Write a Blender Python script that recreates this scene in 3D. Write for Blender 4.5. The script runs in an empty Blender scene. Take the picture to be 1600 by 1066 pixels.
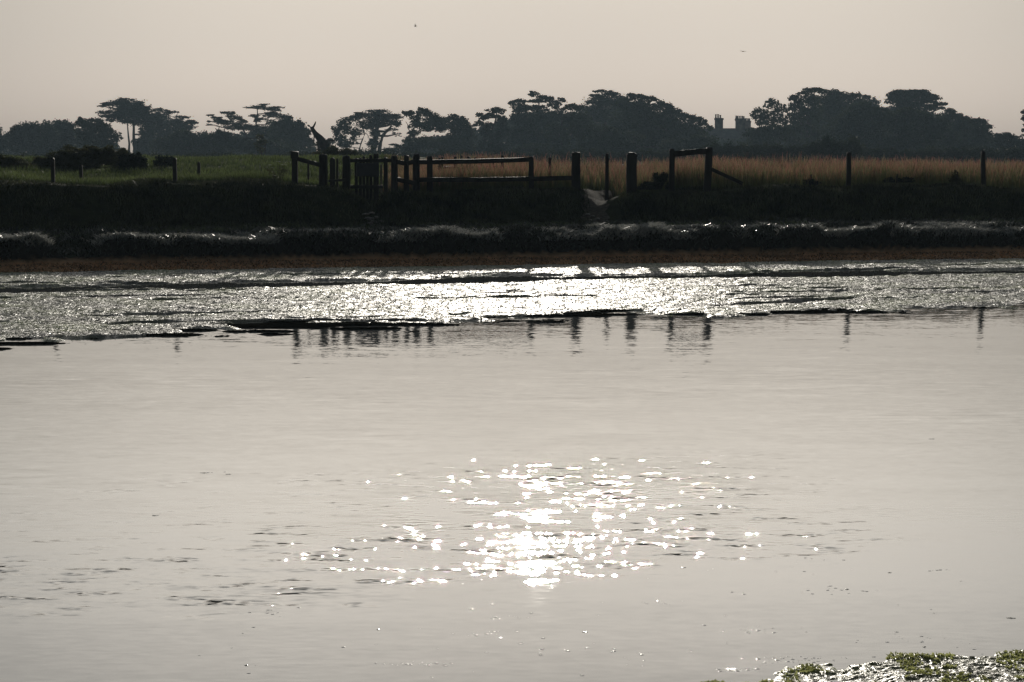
import bpy, math, random
import numpy as np
from mathutils import Vector, Matrix
random.seed(7)
RNG = np.random.default_rng(11)
SC = bpy.context.scene
COL = SC.collection

# ------------------------------------------------------------------ camera
F = 3650.0                       # focal length in photo pixels (1600 wide)
CAMZ = 2.0
PITCH = math.atan(290.0 / F)
cd = bpy.data.cameras.new('camera')
cd.sensor_width = 36.0
cd.lens = F / 1600.0 * 36.0
cd.clip_start = 0.1
cd.clip_end = 8000
cam = bpy.data.objects.new('camera', cd)
COL.objects.link(cam)
cam.location = (0, 0, CAMZ)
cam.rotation_euler = (math.pi / 2 - PITCH, 0, 0)
SC.camera = cam

# ------------------------------------------------------------------ world, sun, exposure
SUN_EL = math.radians(10.0)
GLOW, SIDE = 2.2, 0.38
SUN_AZ = math.radians(0.7)       # to the right of straight ahead (+Y)
w = bpy.data.worlds.new('World'); SC.world = w; w.use_nodes = True
nt = w.node_tree; nt.nodes.clear()
wo = nt.nodes.new('ShaderNodeOutputWorld'); bg = nt.nodes.new('ShaderNodeBackground')
sky = nt.nodes.new('ShaderNodeTexSky'); sky.sky_type = 'NISHITA'
sky.sun_disc = False
sky.sun_elevation = SUN_EL
sky.sun_rotation = SUN_AZ
sky.altitude = 0
sky.air_density = 1.3
sky.dust_density = 2.5
sky.ozone_density = 3.0
hs = nt.nodes.new('ShaderNodeHueSaturation')
hs.inputs['Saturation'].default_value = 0.33
# hazy morning sky: thick bright haze above the sun, evened out sideways near it (all by sky direction)
tcw = nt.nodes.new('ShaderNodeTexCoord'); spw = nt.nodes.new('ShaderNodeSeparateXYZ')
nt.links.new(tcw.outputs['Generated'], spw.inputs[0])
def wmap(sock, a, b, c, d):
    r = nt.nodes.new('ShaderNodeMapRange'); r.interpolation_type = 'SMOOTHSTEP'
    r.inputs['From Min'].default_value = a; r.inputs['From Max'].default_value = b
    r.inputs['To Min'].default_value = c; r.inputs['To Max'].default_value = d
    nt.links.new(sock, r.inputs['Value']); return r.outputs['Result']
def wmath(op, a, b=None):
    q = nt.nodes.new('ShaderNodeMath'); q.operation = op
    for i, v in enumerate((a, b)):
        if v is None: continue
        if isinstance(v, (int, float)): q.inputs[i].default_value = v
        else: nt.links.new(v, q.inputs[i])
    return q.outputs[0]
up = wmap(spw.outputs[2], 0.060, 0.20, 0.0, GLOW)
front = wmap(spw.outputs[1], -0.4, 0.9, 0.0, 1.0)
fade = wmap(spw.outputs[2], 0.3, 0.95, 1.0, 0.45)  # glow carried on overhead, added to lift the shaded ground
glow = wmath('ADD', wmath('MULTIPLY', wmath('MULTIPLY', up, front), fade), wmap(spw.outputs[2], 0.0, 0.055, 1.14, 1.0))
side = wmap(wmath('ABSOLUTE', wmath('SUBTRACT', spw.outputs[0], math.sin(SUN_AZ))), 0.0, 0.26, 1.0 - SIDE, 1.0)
mulw = nt.nodes.new('ShaderNodeVectorMath'); mulw.operation = 'SCALE'
nt.links.new(sky.outputs[0], hs.inputs['Color']); nt.links.new(hs.outputs[0], mulw.inputs[0])
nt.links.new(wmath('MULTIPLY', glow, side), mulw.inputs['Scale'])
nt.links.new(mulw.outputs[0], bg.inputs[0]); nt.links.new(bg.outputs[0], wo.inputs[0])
bg.inputs[1].default_value = 0.046
sl = bpy.data.lights.new('sun', 'SUN'); sl.energy = 4.0; sl.angle = math.radians(0.45); sl.color = (1.0, 0.93, 0.82)
so = bpy.data.objects.new('sun', sl); COL.objects.link(so)
sd = Vector((math.sin(SUN_AZ) * math.cos(SUN_EL), math.cos(SUN_AZ) * math.cos(SUN_EL), math.sin(SUN_EL)))
so.rotation_euler = sd.to_track_quat('Z', 'Y').to_euler()
so.location = (0, -20, 30)
SC.view_settings.view_transform = 'Standard'
SC.view_settings.look = 'None'
SC.view_settings.gamma = 1
SC.view_settings.exposure = -1.16

# ------------------------------------------------------------------ helpers
CP, SP = math.cos(PITCH), math.sin(PITCH)
def P(px, py, Y):
    """photo pixel at depth Y (metres along +Y) -> world point"""
    dx = px - 800.0; dy = 533.0 - py
    k = Y / (F * CP + dy * SP)
    return Vector((dx * k, Y, CAMZ + (-F * SP + dy * CP) * k))
def X(px, Y): return (px - 800.0) / F * Y

def tag(o, label=None, cat=None, group=None, kind=None):
    if label: o['label'] = label
    if cat: o['category'] = cat
    if group: o['group'] = group
    if kind: o['kind'] = kind
    return o
def empty(name, loc, label=None, cat=None, group=None):
    o = bpy.data.objects.new(name, None); COL.objects.link(o); o.location = loc
    o.empty_display_size = 0.2
    return tag(o, label, cat, group)
def raw_mesh(name, V, Fq, mat, parent=None, smooth=False, colors=None):
    """V (n,3) array in world space, Fq (m,k) array; the object's origin goes to the parent's place"""
    V = np.asarray(V, dtype=np.float32); Fq = np.asarray(Fq, dtype=np.int32)
    me = bpy.data.meshes.new(name)
    off = np.array(parent.matrix_basis.translation if parent and parent.parent is None else
                   ((parent.parent.matrix_basis.translation) if parent else (0, 0, 0)), dtype=np.float32)
    m, k = Fq.shape
    me.vertices.add(len(V)); me.vertices.foreach_set('co', (V - off).ravel())
    me.loops.add(m * k); me.loops.foreach_set('vertex_index', Fq.ravel())
    me.polygons.add(m)
    me.polygons.foreach_set('loop_start', np.arange(m, dtype=np.int32) * k)
    me.polygons.foreach_set('use_smooth', np.full(m, smooth))
    if colors is not None:
        ca = me.color_attributes.new('tint', 'FLOAT_COLOR', 'POINT')
        c4 = np.ones((len(V), 4), dtype=np.float32); c4[:, :3] = colors
        ca.data.foreach_set('color', c4.ravel())
    me.update(calc_edges=True); me.validate()
    if mat: me.materials.append(mat)
    o = bpy.data.objects.new(name, me); COL.objects.link(o)
    if parent: o.parent = parent
    return o

# ---- value noise in numpy
def _hash(ix, iy, iz, s):
    h = (ix * 374761393 + iy * 668265263 + iz * 2147483647 + s * 974711) & 0xffffffff
    h = ((h ^ (h >> 13)) * 1274126177) & 0xffffffff
    h = h ^ (h >> 16)
    return (h & 0xffffff) / float(0xffffff)
def vnoise(x, y, z=0.0, s=0):
    x = np.asarray(x, float); y = np.asarray(y, float); z = np.asarray(z, float) + 0 * x
    ix = np.floor(x).astype(np.int64); iy = np.floor(y).astype(np.int64); iz = np.floor(z).astype(np.int64)
    fx = x - ix; fy = y - iy; fz = z - iz
    fx = fx * fx * (3 - 2 * fx); fy = fy * fy * (3 - 2 * fy); fz = fz * fz * (3 - 2 * fz)
    def c(a, b, d): return _hash(ix + a, iy + b, iz + d, s)
    r0 = (c(0,0,0)*(1-fx)+c(1,0,0)*fx)*(1-fy)+(c(0,1,0)*(1-fx)+c(1,1,0)*fx)*fy
    if not np.any(fz): return r0
    r1 = (c(0,0,1)*(1-fx)+c(1,0,1)*fx)*(1-fy)+(c(0,1,1)*(1-fx)+c(1,1,1)*fx)*fy
    return r0 * (1 - fz) + r1 * fz
def fbm(x, y, oct=4, s=0):
    t = 0; a = 0.5; n = 0
    for i in range(oct):
        t = t + a * vnoise(x * 2 ** i, y * 2 ** i, 0, s + i * 17); n += a; a *= 0.5
    return t / n            # 0..1
def sstep(a, b, x):
    t = np.clip((x - a) / (b - a), 0, 1); return t * t * (3 - 2 * t)

# ------------------------------------------------------------------ materials
def mat_new(name):
    m = bpy.data.materials.new(name); m.use_nodes = True
    n = m.node_tree.nodes; l = m.node_tree.links
    return m, n, l, n['Principled BSDF']
def node(n, t, **kw):
    o = n.new(t)
    for k, v in kw.items(): setattr(o, k, v)
    return o
def noise_color(name, stops, scale=5.0, rough=0.7, bump=0.0, bscale=40.0, spec=0.3, detail=5, trans=0.0, tint=False, stretch=None):
    m, n, l, b = mat_new(name)
    tc = n.new('ShaderNodeNewGeometry'); nz = n.new('ShaderNodeTexNoise')
    src = tc.outputs['Position']
    if stretch:
        mp = n.new('ShaderNodeMapping'); mp.inputs['Scale'].default_value = stretch
        l.new(src, mp.inputs[0]); src = mp.outputs[0]
    l.new(src, nz.inputs['Vector'])
    nz.inputs['Scale'].default_value = scale; nz.inputs['Detail'].default_value = detail
    r = n.new('ShaderNodeValToRGB'); l.new(nz.outputs['Fac'], r.inputs[0])
    els = r.color_ramp.elements
    els[0].position, els[0].color = stops[0][0], (*stops[0][1], 1)
    els[1].position, els[1].color = stops[-1][0], (*stops[-1][1], 1)
    for p, c in stops[1:-1]:
        e = els.new(p); e.color = (*c, 1)
    out = r.outputs[0]
    if tint:
        at = n.new('ShaderNodeAttribute'); at.attribute_name = 'tint'
        mx = node(n, 'ShaderNodeMix', data_type='RGBA', blend_type='MULTIPLY'); mx.inputs[0].default_value = 1
        l.new(out, mx.inputs[6]); l.new(at.outputs['Color'], mx.inputs[7]); out = mx.outputs[2]
    l.new(out, b.inputs['Base Color'])
    b.inputs['Roughness'].default_value = rough
    b.inputs['Specular IOR Level'].default_value = spec
    if bump:
        nb = n.new('ShaderNodeTexNoise'); nb.inputs['Scale'].default_value = bscale; nb.inputs['Detail'].default_value = 6
        l.new(src, nb.inputs['Vector'])
        bp = n.new('ShaderNodeBump'); bp.inputs['Distance'].default_value = bump; l.new(nb.outputs['Fac'], bp.inputs['Height'])
        l.new(bp.outputs[0], b.inputs['Normal'])
    if trans:
        tr = n.new('ShaderNodeBsdfTranslucent'); l.new(out, tr.inputs[0])
        ms = n.new('ShaderNodeMixShader'); ms.inputs[0].default_value = trans
        l.new(b.outputs[0], ms.inputs[1]); l.new(tr.outputs[0], ms.inputs[2])
        l.new(ms.outputs[0], n['Material Output'].inputs[0])
    return m

M = {}
M['ground'] = noise_color('ground', [(0.3, (0.7, 0.7, 0.7)), (0.7, (1.25, 1.2, 1.15))], 3.0, 1.0, 0.02, 25, 0.04, tint=True)
M['leaf'] = noise_color('tree_leaf', [(0.35, (0.030, 0.042, 0.022)), (0.65, (0.062, 0.075, 0.036))], 0.35, 0.6, spec=0.2, trans=0.25)
M['leafd'] = noise_color('conifer_leaf', [(0.35, (0.022, 0.034, 0.022)), (0.65, (0.042, 0.056, 0.034))], 0.35, 0.6, spec=0.2, trans=0.1)
M['leafo'] = noise_color('olive_leaf', [(0.35, (0.06, 0.07, 0.03)), (0.65, (0.13, 0.13, 0.06))], 1.2, 0.6, spec=0.2, trans=0.25)
M['bark'] = noise_color('bark', [(0.3, (0.04, 0.033, 0.027)), (0.7, (0.10, 0.085, 0.07))], 3, 0.85, 0.02, 20)
M['wood'] = noise_color('weathered_wood', [(0.3, (0.022, 0.02, 0.019)), (0.7, (0.06, 0.055, 0.05))], 6, 0.6, 0.004, 60, 0.3, stretch=(1, 1, 0.2))
M['board'] = noise_color('painted_board', [(0.3, (0.05, 0.052, 0.065)), (0.7, (0.08, 0.082, 0.10))], 6, 0.5, 0.002, 60, 0.4)
M['blade'] = noise_color('grass_blade', [(0.3, (0.6, 0.6, 0.6)), (0.7, (1.3, 1.3, 1.3))], 1.5, 0.55, spec=0.25, trans=0.4, tint=True)
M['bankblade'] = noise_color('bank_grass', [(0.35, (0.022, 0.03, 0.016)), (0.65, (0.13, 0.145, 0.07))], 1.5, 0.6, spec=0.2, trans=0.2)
M['marsh'] = noise_color('marsh_leaf', [(0.3, (0.03, 0.04, 0.025)), (0.7, (0.08, 0.09, 0.06))], 2.5, 0.33, spec=0.6, trans=0.1)
M['stone'] = noise_color('stone', [(0.3, (0.12, 0.115, 0.10)), (0.7, (0.3, 0.28, 0.25))], 8, 0.35, 0.01, 30, 0.6)
M['brick'] = noise_color('old_brick', [(0.3, (0.10, 0.06, 0.045)), (0.7, (0.22, 0.15, 0.12))], 1.5, 0.8, 0.02, 10)
M['slate'] = noise_color('roof_slate', [(0.3, (0.06, 0.05, 0.055)), (0.7, (0.12, 0.10, 0.10))], 1.5, 0.6, 0.02, 10)
M['pot'] = noise_color('clay_pot', [(0.3, (0.12, 0.06, 0.04)), (0.7, (0.22, 0.13, 0.09))], 3, 0.7)
M['glass'] = noise_color('window_glass', [(0.3, (0.02, 0.025, 0.03)), (0.7, (0.04, 0.045, 0.05))], 1, 0.1, spec=0.6)
M['bird'] = noise_color('bird_feather', [(0.3, (0.015, 0.013, 0.012)), (0.7, (0.04, 0.035, 0.03))], 8, 0.6)
M['flower'] = noise_color('flower_head', [(0.3, (0.6, 0.6, 0.52)), (0.7, (0.85, 0.85, 0.75))], 8, 0.6, trans=0.4)
M['scrap'] = noise_color('weed_scrap', [(0.3, (0.03, 0.04, 0.015)), (0.7, (0.12, 0.13, 0.05))], 30, 0.25, spec=0.5)
M['foam'] = noise_color('foam_bubble', [(0.3, (0.5, 0.5, 0.48)), (0.7, (0.8, 0.8, 0.78))], 30, 0.06, spec=1.0)

def slope_normal(n, l, src, layers, extra=None):
    """normal from noise slope fields. layers: (scale, detail, (sx,sy,sz) mapping, kx, ky, cubic_y, mask socket)"""
    ax = ay = None
    def add(a, b):
        if a is None: return b
        m = node(n, 'ShaderNodeMath', operation='ADD'); l.new(a, m.inputs[0]); l.new(b, m.inputs[1]); return m.outputs[0]
    def mul(a, k):
        m = node(n, 'ShaderNodeMath', operation='MULTIPLY'); l.new(a, m.inputs[0])
        if isinstance(k, (int, float)): m.inputs[1].default_value = k
        else: l.new(k, m.inputs[1])
        return m.outputs[0]
    for (scale, detail, st, kx, ky, cub, mask) in layers:
        mp = n.new('ShaderNodeMapping'); mp.inputs['Scale'].default_value = st; l.new(src, mp.inputs[0])
        nz = n.new('ShaderNodeTexNoise'); nz.inputs['Scale'].default_value = scale; nz.inputs['Detail'].default_value = detail
        l.new(mp.outputs[0], nz.inputs['Vector'])
        sp = n.new('ShaderNodeSeparateColor'); l.new(nz.outputs['Color'], sp.inputs[0])
        cx = node(n, 'ShaderNodeMath', operation='SUBTRACT'); l.new(sp.outputs[0], cx.inputs[0]); cx.inputs[1].default_value = 0.5
        cy = node(n, 'ShaderNodeMath', operation='SUBTRACT'); l.new(sp.outputs[1], cy.inputs[0]); cy.inputs[1].default_value = 0.5
        sx = mul(cx.outputs[0], kx); sy = mul(cy.outputs[0], ky)
        if cub:
            c3 = node(n, 'ShaderNodeMath', operation='POWER'); l.new(cy.outputs[0], c3.inputs[0]); c3.inputs[1].default_value = 3
            sy = add(sy, mul(c3.outputs[0], cub))
        if mask is not None: sx = mul(sx, mask); sy = mul(sy, mask)
        ax = add(ax, sx); ay = add(ay, sy)
    cb = n.new('ShaderNodeCombineXYZ'); l.new(ax, cb.inputs[0]); l.new(ay, cb.inputs[1]); cb.inputs[2].default_value = 0
    gm = n.new('ShaderNodeNewGeometry')
    va = node(n, 'ShaderNodeVectorMath', operation='ADD'); l.new(gm.outputs['Normal'], va.inputs[0]); l.new(cb.outputs[0], va.inputs[1])
    vn = node(n, 'ShaderNodeVectorMath', operation='NORMALIZE'); l.new(va.outputs[0], vn.inputs[0])
    return vn.outputs[0]

def water_material():
    m, n, l, b = mat_new('water')
    g = n.new('ShaderNodeNewGeometry'); src = g.outputs['Position']
    sp = n.new('ShaderNodeSeparateXYZ'); l.new(src, sp.inputs[0])
    def ma(op, a, c, d=None):
        q = node(n, 'ShaderNodeMath', operation=op)
        for i, v in enumerate((a, c) if d is None else (a, c, d)):
            if isinstance(v, (int, float)): q.inputs[i].default_value = v
            else: l.new(v, q.inputs[i])
        return q.outputs[0]
    def ss(a, c, v):
        r = node(n, 'ShaderNodeMapRange', interpolation_type='SMOOTHSTEP'); l.new(v, r.inputs['Value'])
        r.inputs['From Min'].default_value = a; r.inputs['From Max'].default_value = c
        return r.outputs['Result']
    wz = n.new('ShaderNodeTexNoise'); wz.inputs['Scale'].default_value = 1.3; wz.inputs['Detail'].default_value = 3; l.new(src, wz.inputs['Vector'])
    # breeze patch: distance beyond a slanting edge
    u = ma('SUBTRACT', sp.outputs[1], ma('MULTIPLY', sp.outputs[0], 0.45))
    u = ma('ADD', u, ma('MULTIPLY', wz.outputs['Fac'], 1.2))
    near = ss(11.15, 11.8, u)
    far = ss(17.0, 12.8, u)
    right = ma('MULTIPLY', ss(2.4, 0.8, sp.outputs[0]), ma('ADD', 0.5, ma('MULTIPLY', 0.5, ss(-1.8, -0.9, sp.outputs[0]))))
    patch0 = ma('MULTIPLY', ma('MULTIPLY', near, far), right)
    gust = n.new('ShaderNodeTexNoise'); gust.inputs['Scale'].default_value = 0.5; gust.inputs['Detail'].default_value = 4
    mp = n.new('ShaderNodeMapping'); mp.inputs['Scale'].default_value = (0.5, 1.3, 1); l.new(src, mp.inputs[0]); l.new(mp.outputs[0], gust.inputs['Vector'])
    gustm = ss(0.35, 0.7, gust.outputs['Fac'])
    patch = ma('MULTIPLY', patch0, ma('ADD', 0.10, gustm))
    spot = n.new('ShaderNodeTexNoise'); spot.inputs['Scale'].default_value = 4.5; spot.inputs['Detail'].default_value = 2
    mp2 = n.new('ShaderNodeMapping'); mp2.inputs['Scale'].default_value = (0.6, 1.5, 1); l.new(src, mp2.inputs[0]); l.new(mp2.outputs[0], spot.inputs['Vector'])
    reach = ss(17.0, 21.0, u)
    spots = ma('MULTIPLY', patch0, ma('ADD', 0.10, ss(0.51, 0.70, spot.outputs['Fac'])))
    spots = ma('MULTIPLY', spots, ma('ADD', 0.35, gustm))
    back = ma('MULTIPLY', ss(13.0, 17.0, u), ma('ADD', 0.25, gustm))
    nrm = slope_normal(n, l, src, [
        (25.0, 1.0, (0.55, 1, 1), 3.6, 0.56, 6.0, spots),
        (30.0, 1.5, (0.35, 1, 1), 0.06, 0.022, 0, None),
        (7.0, 1.0, (0.35, 1, 1), 0.10, 0.06, 0, patch0),
        (9.0, 2.0, (0.35, 1, 1), 0.12, 0.021, 0.2, back),
        (50.0, 1.0, (0.5, 1, 1), 0.03, 0.012, 0, reach),
        (2.2, 2.0, (0.25, 1, 1), 0.01, 0.012, 0, None),
        (14.0, 1.0, (0.15, 1, 1), 0.01, 0.006, 0, None),
    ])
    l.new(nrm, b.inputs['Normal'])
    b.inputs['Base Color'].default_value = (0.22, 0.23, 0.225, 1)
    b.inputs['Roughness'].default_value = 0.006
    b.inputs['IOR'].default_value = 1.333
    return m
M['water'] = water_material()

def weed_material(name, rough0, rough1, k, base0, base1, sc=1.0):
    m, n, l, b = mat_new(name)
    g = n.new('ShaderNodeNewGeometry'); src = g.outputs['Position']
    nz = n.new('ShaderNodeTexNoise'); nz.inputs['Scale'].default_value = 0.9; nz.inputs['Detail'].default_value = 6; l.new(src, nz.inputs['Vector'])
    r = n.new('ShaderNodeValToRGB'); l.new(nz.outputs['Fac'], r.inputs[0])
    r.color_ramp.elements[0].position = 0.42; r.color_ramp.elements[0].color = (*base0, 1)
    r.color_ramp.elements[1].position = 0.62; r.color_ramp.elements[1].color = (*base1, 1)
    l.new(r.outputs[0], b.inputs['Base Color'])
    n2 = n.new('ShaderNodeTexNoise'); n2.inputs['Scale'].default_value = 7; n2.inputs['Detail'].default_value = 4; l.new(src, n2.inputs['Vector'])
    mr = n.new('ShaderNodeMapRange'); l.new(n2.outputs['Fac'], mr.inputs['Value'])
    mr.inputs['From Min'].default_value = 0.3; mr.inputs['From Max'].default_value = 0.7
    mr.inputs['To Min'].default_value = rough0; mr.inputs['To Max'].default_value = rough1
    l.new(mr.outputs[0], b.inputs['Roughness'])
    b.inputs['Specular IOR Level'].default_value = 0.4
    nrm = slope_normal(n, l, src, [(22.0 * sc, 2, (1, 1, 1), k, k, 0, None), (80.0 * sc, 1, (1, 1, 1), k, k, 0, None)])
    l.new(nrm, b.inputs['Normal'])
    return m
M['mat'] = weed_material('wet_weed', 0.34, 0.62, 5.2, (0.30, 0.30, 0.26), (0.40, 0.44, 0.26))
M['frond'] = noise_color('weed_frond', [(0.42, (0.56, 0.55, 0.50)), (0.68, (0.56, 0.64, 0.38))], 0.9, 0.3, spec=1.0, trans=0.35)
M['nearfrond'] = noise_color('near_frond', [(0.35, (0.5, 0.52, 0.2)), (0.6, (0.82, 0.85, 0.36))], 9, 0.45, spec=0.6, trans=0.5)

# ------------------------------------------------------------------ terrain
SL = 0.30
def U(x, y): return y - SL * np.clip(x, -60, 60)
U_EDGE, U_CLIFF, U_FOOT, U_CREST = 42.3, 43.2, 47.3, 49.5
def height(x, y, detail=True):
    x = np.asarray(x, float); y = np.asarray(y, float)
    u = U(x, y)
    wob = (fbm(x * 0.9, y * 0.25, 3, 5) - 0.5) * 0.9
    wob2 = (fbm(x * 0.35, y * 0.1, 2, 9) - 0.5) * 0.6
    h = np.full(x.shape, -0.35)
    h = h + 0.36 * sstep(U_EDGE - 6, U_EDGE - 0.3, u) + 0.09 * sstep(U_EDGE - 0.4, U_CLIFF, u)
    # creek running through the marsh edge
    creek = np.exp(-((x + 7.75 + 0.25 * (u - 43.5)) / 0.35) ** 2) * sstep(46.5, 44.2, u)
    ucl = U_CLIFF + wob
    cliff = sstep(ucl, ucl + 0.45, u) * (0.40 + wob2 * 0.14)
    lump = (fbm(x * 1.6, y * 1.3, 3, 3) - 0.5) * 0.34 * sstep(ucl, ucl + 0.5, u) * sstep(U_CLIFF + 3.0, U_CLIFF + 1.0, u)
    h = h + (cliff + lump) * (1 - 0.85 * creek)
    h = h + 0.06 * sstep(U_CLIFF + 1, U_FOOT, u)
    h = h + (fbm(x * 1.4, y * 1.4, 2, 31) - 0.35) * 0.10 * np.exp(-((u - U_FOOT + 0.3) / 0.5) ** 2)
    notch = 1 - 0.42 * np.exp(-((x - 1.9 - 0.25 * (U_CREST - u) * -1) / 0.42) ** 2) - 0.30 * np.exp(-((x + 2.95) / 0.35) ** 2)
    crest_h = 0.64 + (fbm(x * 0.7, y * 0.3, 3, 21) - 0.5) * 0.30 + 0.05 + 0.17 * sstep(-2.2, -4.5, x)
    dike = sstep(U_FOOT - 0.1, U_CREST, u) * crest_h * np.where(u < U_CREST + 1.5, notch, notch + (1 - notch) * sstep(U_CREST + 1.5, U_CREST + 3, u))
    h = h + dike
    back = sstep(U_CREST + 0.6, U_CREST + 4, u)
    h = h + back * 0.0
    left = sstep(1.0, -5.0, x - 0.03 * (y - 50)) * sstep(52, 78, y)
    h = h + left * 0.40 * (1 - sstep(110, 170, y)) + (fbm(x * 0.15, y * 0.15, 2, 41) - 0.5) * 0.12 * sstep(52, 60, y)
    # bank under the camera
    h = np.where(y < 8.2, -0.35 + 0.85 * sstep(7.6, 2.0, y), h)
    if detail:
        h = h + (fbm(x * 6, y * 6, 2, 61) - 0.5) * 0.03 * sstep(U_CLIFF - 0.5, U_CLIFF, u)
    return h

def tensor_grid(xs, ys):
    nx, ny = len(xs), len(ys)
    Xg, Yg = np.meshgrid(xs, ys)
    idx = np.arange(nx * ny).reshape(ny, nx)
    q = np.stack([idx[:-1, :-1], idx[:-1, 1:], idx[1:, 1:], idx[1:, :-1]], -1).reshape(-1, 4)
    return Xg.ravel(), Yg.ravel(), q
def spread(a, b, n, p=2.5): return a + (b - a) * np.linspace(0, 1, n + 1)[1:] ** p
xs = np.concatenate([spread(-19, -2500, 34)[::-1], np.arange(-19, 20.01, 0.075), spread(20, 2500, 34)])
ys = np.concatenate([spread(-2, -900, 14)[::-1], np.arange(-2, 9, 0.5), np.arange(9, 36.9, 1.0), np.arange(37, 53, 0.075),
                     np.arange(53, 70, 0.35), np.arange(70, 130, 2.0), spread(130, 4000, 30)])
gx, gy, gq = tensor_grid(xs, ys)
gz = height(gx, gy)
gu = U(gx, gy)
def lerp3(a, b, t): return a + (np.asarray(b) - a) * t[:, None]
gc = np.tile(np.array([0.10, 0.095, 0.07]), (len(gx), 1))                       # mud
gc = lerp3(gc, (0.72, 0.47, 0.28), sstep(U_EDGE - 0.6, U_EDGE - 0.2, gu + (fbm(gx * 1.5, gy * 1.5, 3, 71) - .5) * 0.3))   # brown strand
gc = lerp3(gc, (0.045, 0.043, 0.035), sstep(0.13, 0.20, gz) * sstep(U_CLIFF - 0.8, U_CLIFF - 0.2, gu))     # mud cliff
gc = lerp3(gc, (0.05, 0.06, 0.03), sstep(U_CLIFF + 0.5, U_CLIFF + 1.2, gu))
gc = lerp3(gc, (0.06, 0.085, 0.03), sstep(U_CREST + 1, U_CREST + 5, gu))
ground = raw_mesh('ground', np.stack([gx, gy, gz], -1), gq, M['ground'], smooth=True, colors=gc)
tag(ground, kind='structure')

# trodden path that climbs through the gap in the bank
def path_strip():
    n = 40; V = []; q = []
    for i in range(n):
        t = i / (n - 1)
        y = 46.2 + 7.5 * t
        cx = X(948 - 30 * math.sin(t * 2.2) * (1 - t) , y) + 0.10 * (1 - t) * -1
        hw = 0.26 + 0.05 * math.sin(i * 1.7)
        for j in range(5):
            s = (j - 2) / 2
            V.append((cx + s * hw, y, 0))
    V = np.array(V); V[:, 2] = height(V[:, 0], V[:, 1]) + 0.02
    for i in range(n - 1):
        for j in range(4):
            a = i * 5 + j; q.append((a, a + 1, a + 6, a + 5))
    return V, q
M['path'] = noise_color('path_earth', [(0.35, (0.08, 0.07, 0.055)), (0.7, (0.17, 0.15, 0.115))], 12, 0.95, 0.02, 40, 0.05)
V_, q_ = path_strip()
tag(raw_mesh('path', V_, q_, M['path'], smooth=True), kind='structure')

# ------------------------------------------------------------------ water
wx = np.array([-2500, -300, -40, 0, 40, 300, 2500.]); wy = np.array([3.5, 10, 20, 30, 45, 60.])
a_, b_, q_ = tensor_grid(wx, wy)
b_ = b_ + np.where(b_ > 15, SL * np.clip(a_, -60, 60) * (b_ - 15) / 30, 0)
water = raw_mesh('water', np.stack([a_, b_, 0 * a_], -1), q_, M['water'], smooth=False)
tag(water, kind='structure')

# ------------------------------------------------------------------ weed mat on the mud flat
def mat_flat():
    xs = np.arange(-13, 15.5, 0.05)
    us = np.concatenate([np.arange(25.0, 42.7, 0.075)])
    Xg, Ug = np.meshgrid(xs, us)
    x = Xg.ravel(); u = Ug.ravel(); y = u + SL * x
    # near edge: measured (x, y) points of the water line
    ex = np.array([-13, -5.3, -2.9, -1.5, 0, 1.5, 3.2, 6.6, 15]); ey = np.array([21.0, 24.5, 26.6, 26.5, 28.2, 29.1, 29.3, 30.6, 33.0])
    edge = np.interp(x, ex, ey)
    d = y - edge                                     # metres beyond the near edge
    big = fbm(x * 0.35, y * 0.55, 3, 101) - 0.5
    med = fbm(x * 1.3, y * 1.6, 3, 111) - 0.5
    fine = fbm(x * 7, y * 7, 2, 121) - 0.5
    h = 0.026 + med * 0.035 + fine * 0.04
    h = h - 0.10 * sstep(0.9, -0.1, d + big * 2.6 + med * 1.2)
    # channel of open water
    uc = np.interp(x, [-8, -3, 0, 4, 9], [37.0, 37.5, 37.7, 37.9, 37.7]) + big * 1.1
    wch = 0.85 + (fbm(x * 0.5, u * 0.1, 2, 131) - 0.5) * 1.0
    ch = sstep(wch + 0.35, wch - 0.15, np.abs(u - uc))
    h = h - 0.085 * ch
    # thin slivers of open water
    sl = fbm(x * 0.45, u * 2.2, 3, 141)
    h = h - 0.07 * sstep(0.66, 0.74, sl)
    h = np.where(u > 42.0, np.minimum(h, 0.03 - (u - 42.0) * 0.04), h)
    V = np.stack([x, y, h], -1)
    nx = len(xs); idx = np.arange(len(x)).reshape(len(us), nx)
    q = np.stack([idx[:-1, :-1], idx[:-1, 1:], idx[1:, 1:], idx[1:, :-1]], -1).reshape(-1, 4)
    keep = (h[q] > -0.012).any(1)
    q = q[keep]
    used = np.unique(q); re = np.zeros(len(x), int); re[used] = np.arange(len(used))
    return V[used], re[q]
V_, q_ = mat_flat()
matf = raw_mesh('weed_mat', V_, q_, M['mat'], smooth=True)
tag(matf, 'wide glistening mat of wet green weed covering the mud flat beyond the open water', 'weed', kind='stuff')

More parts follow.
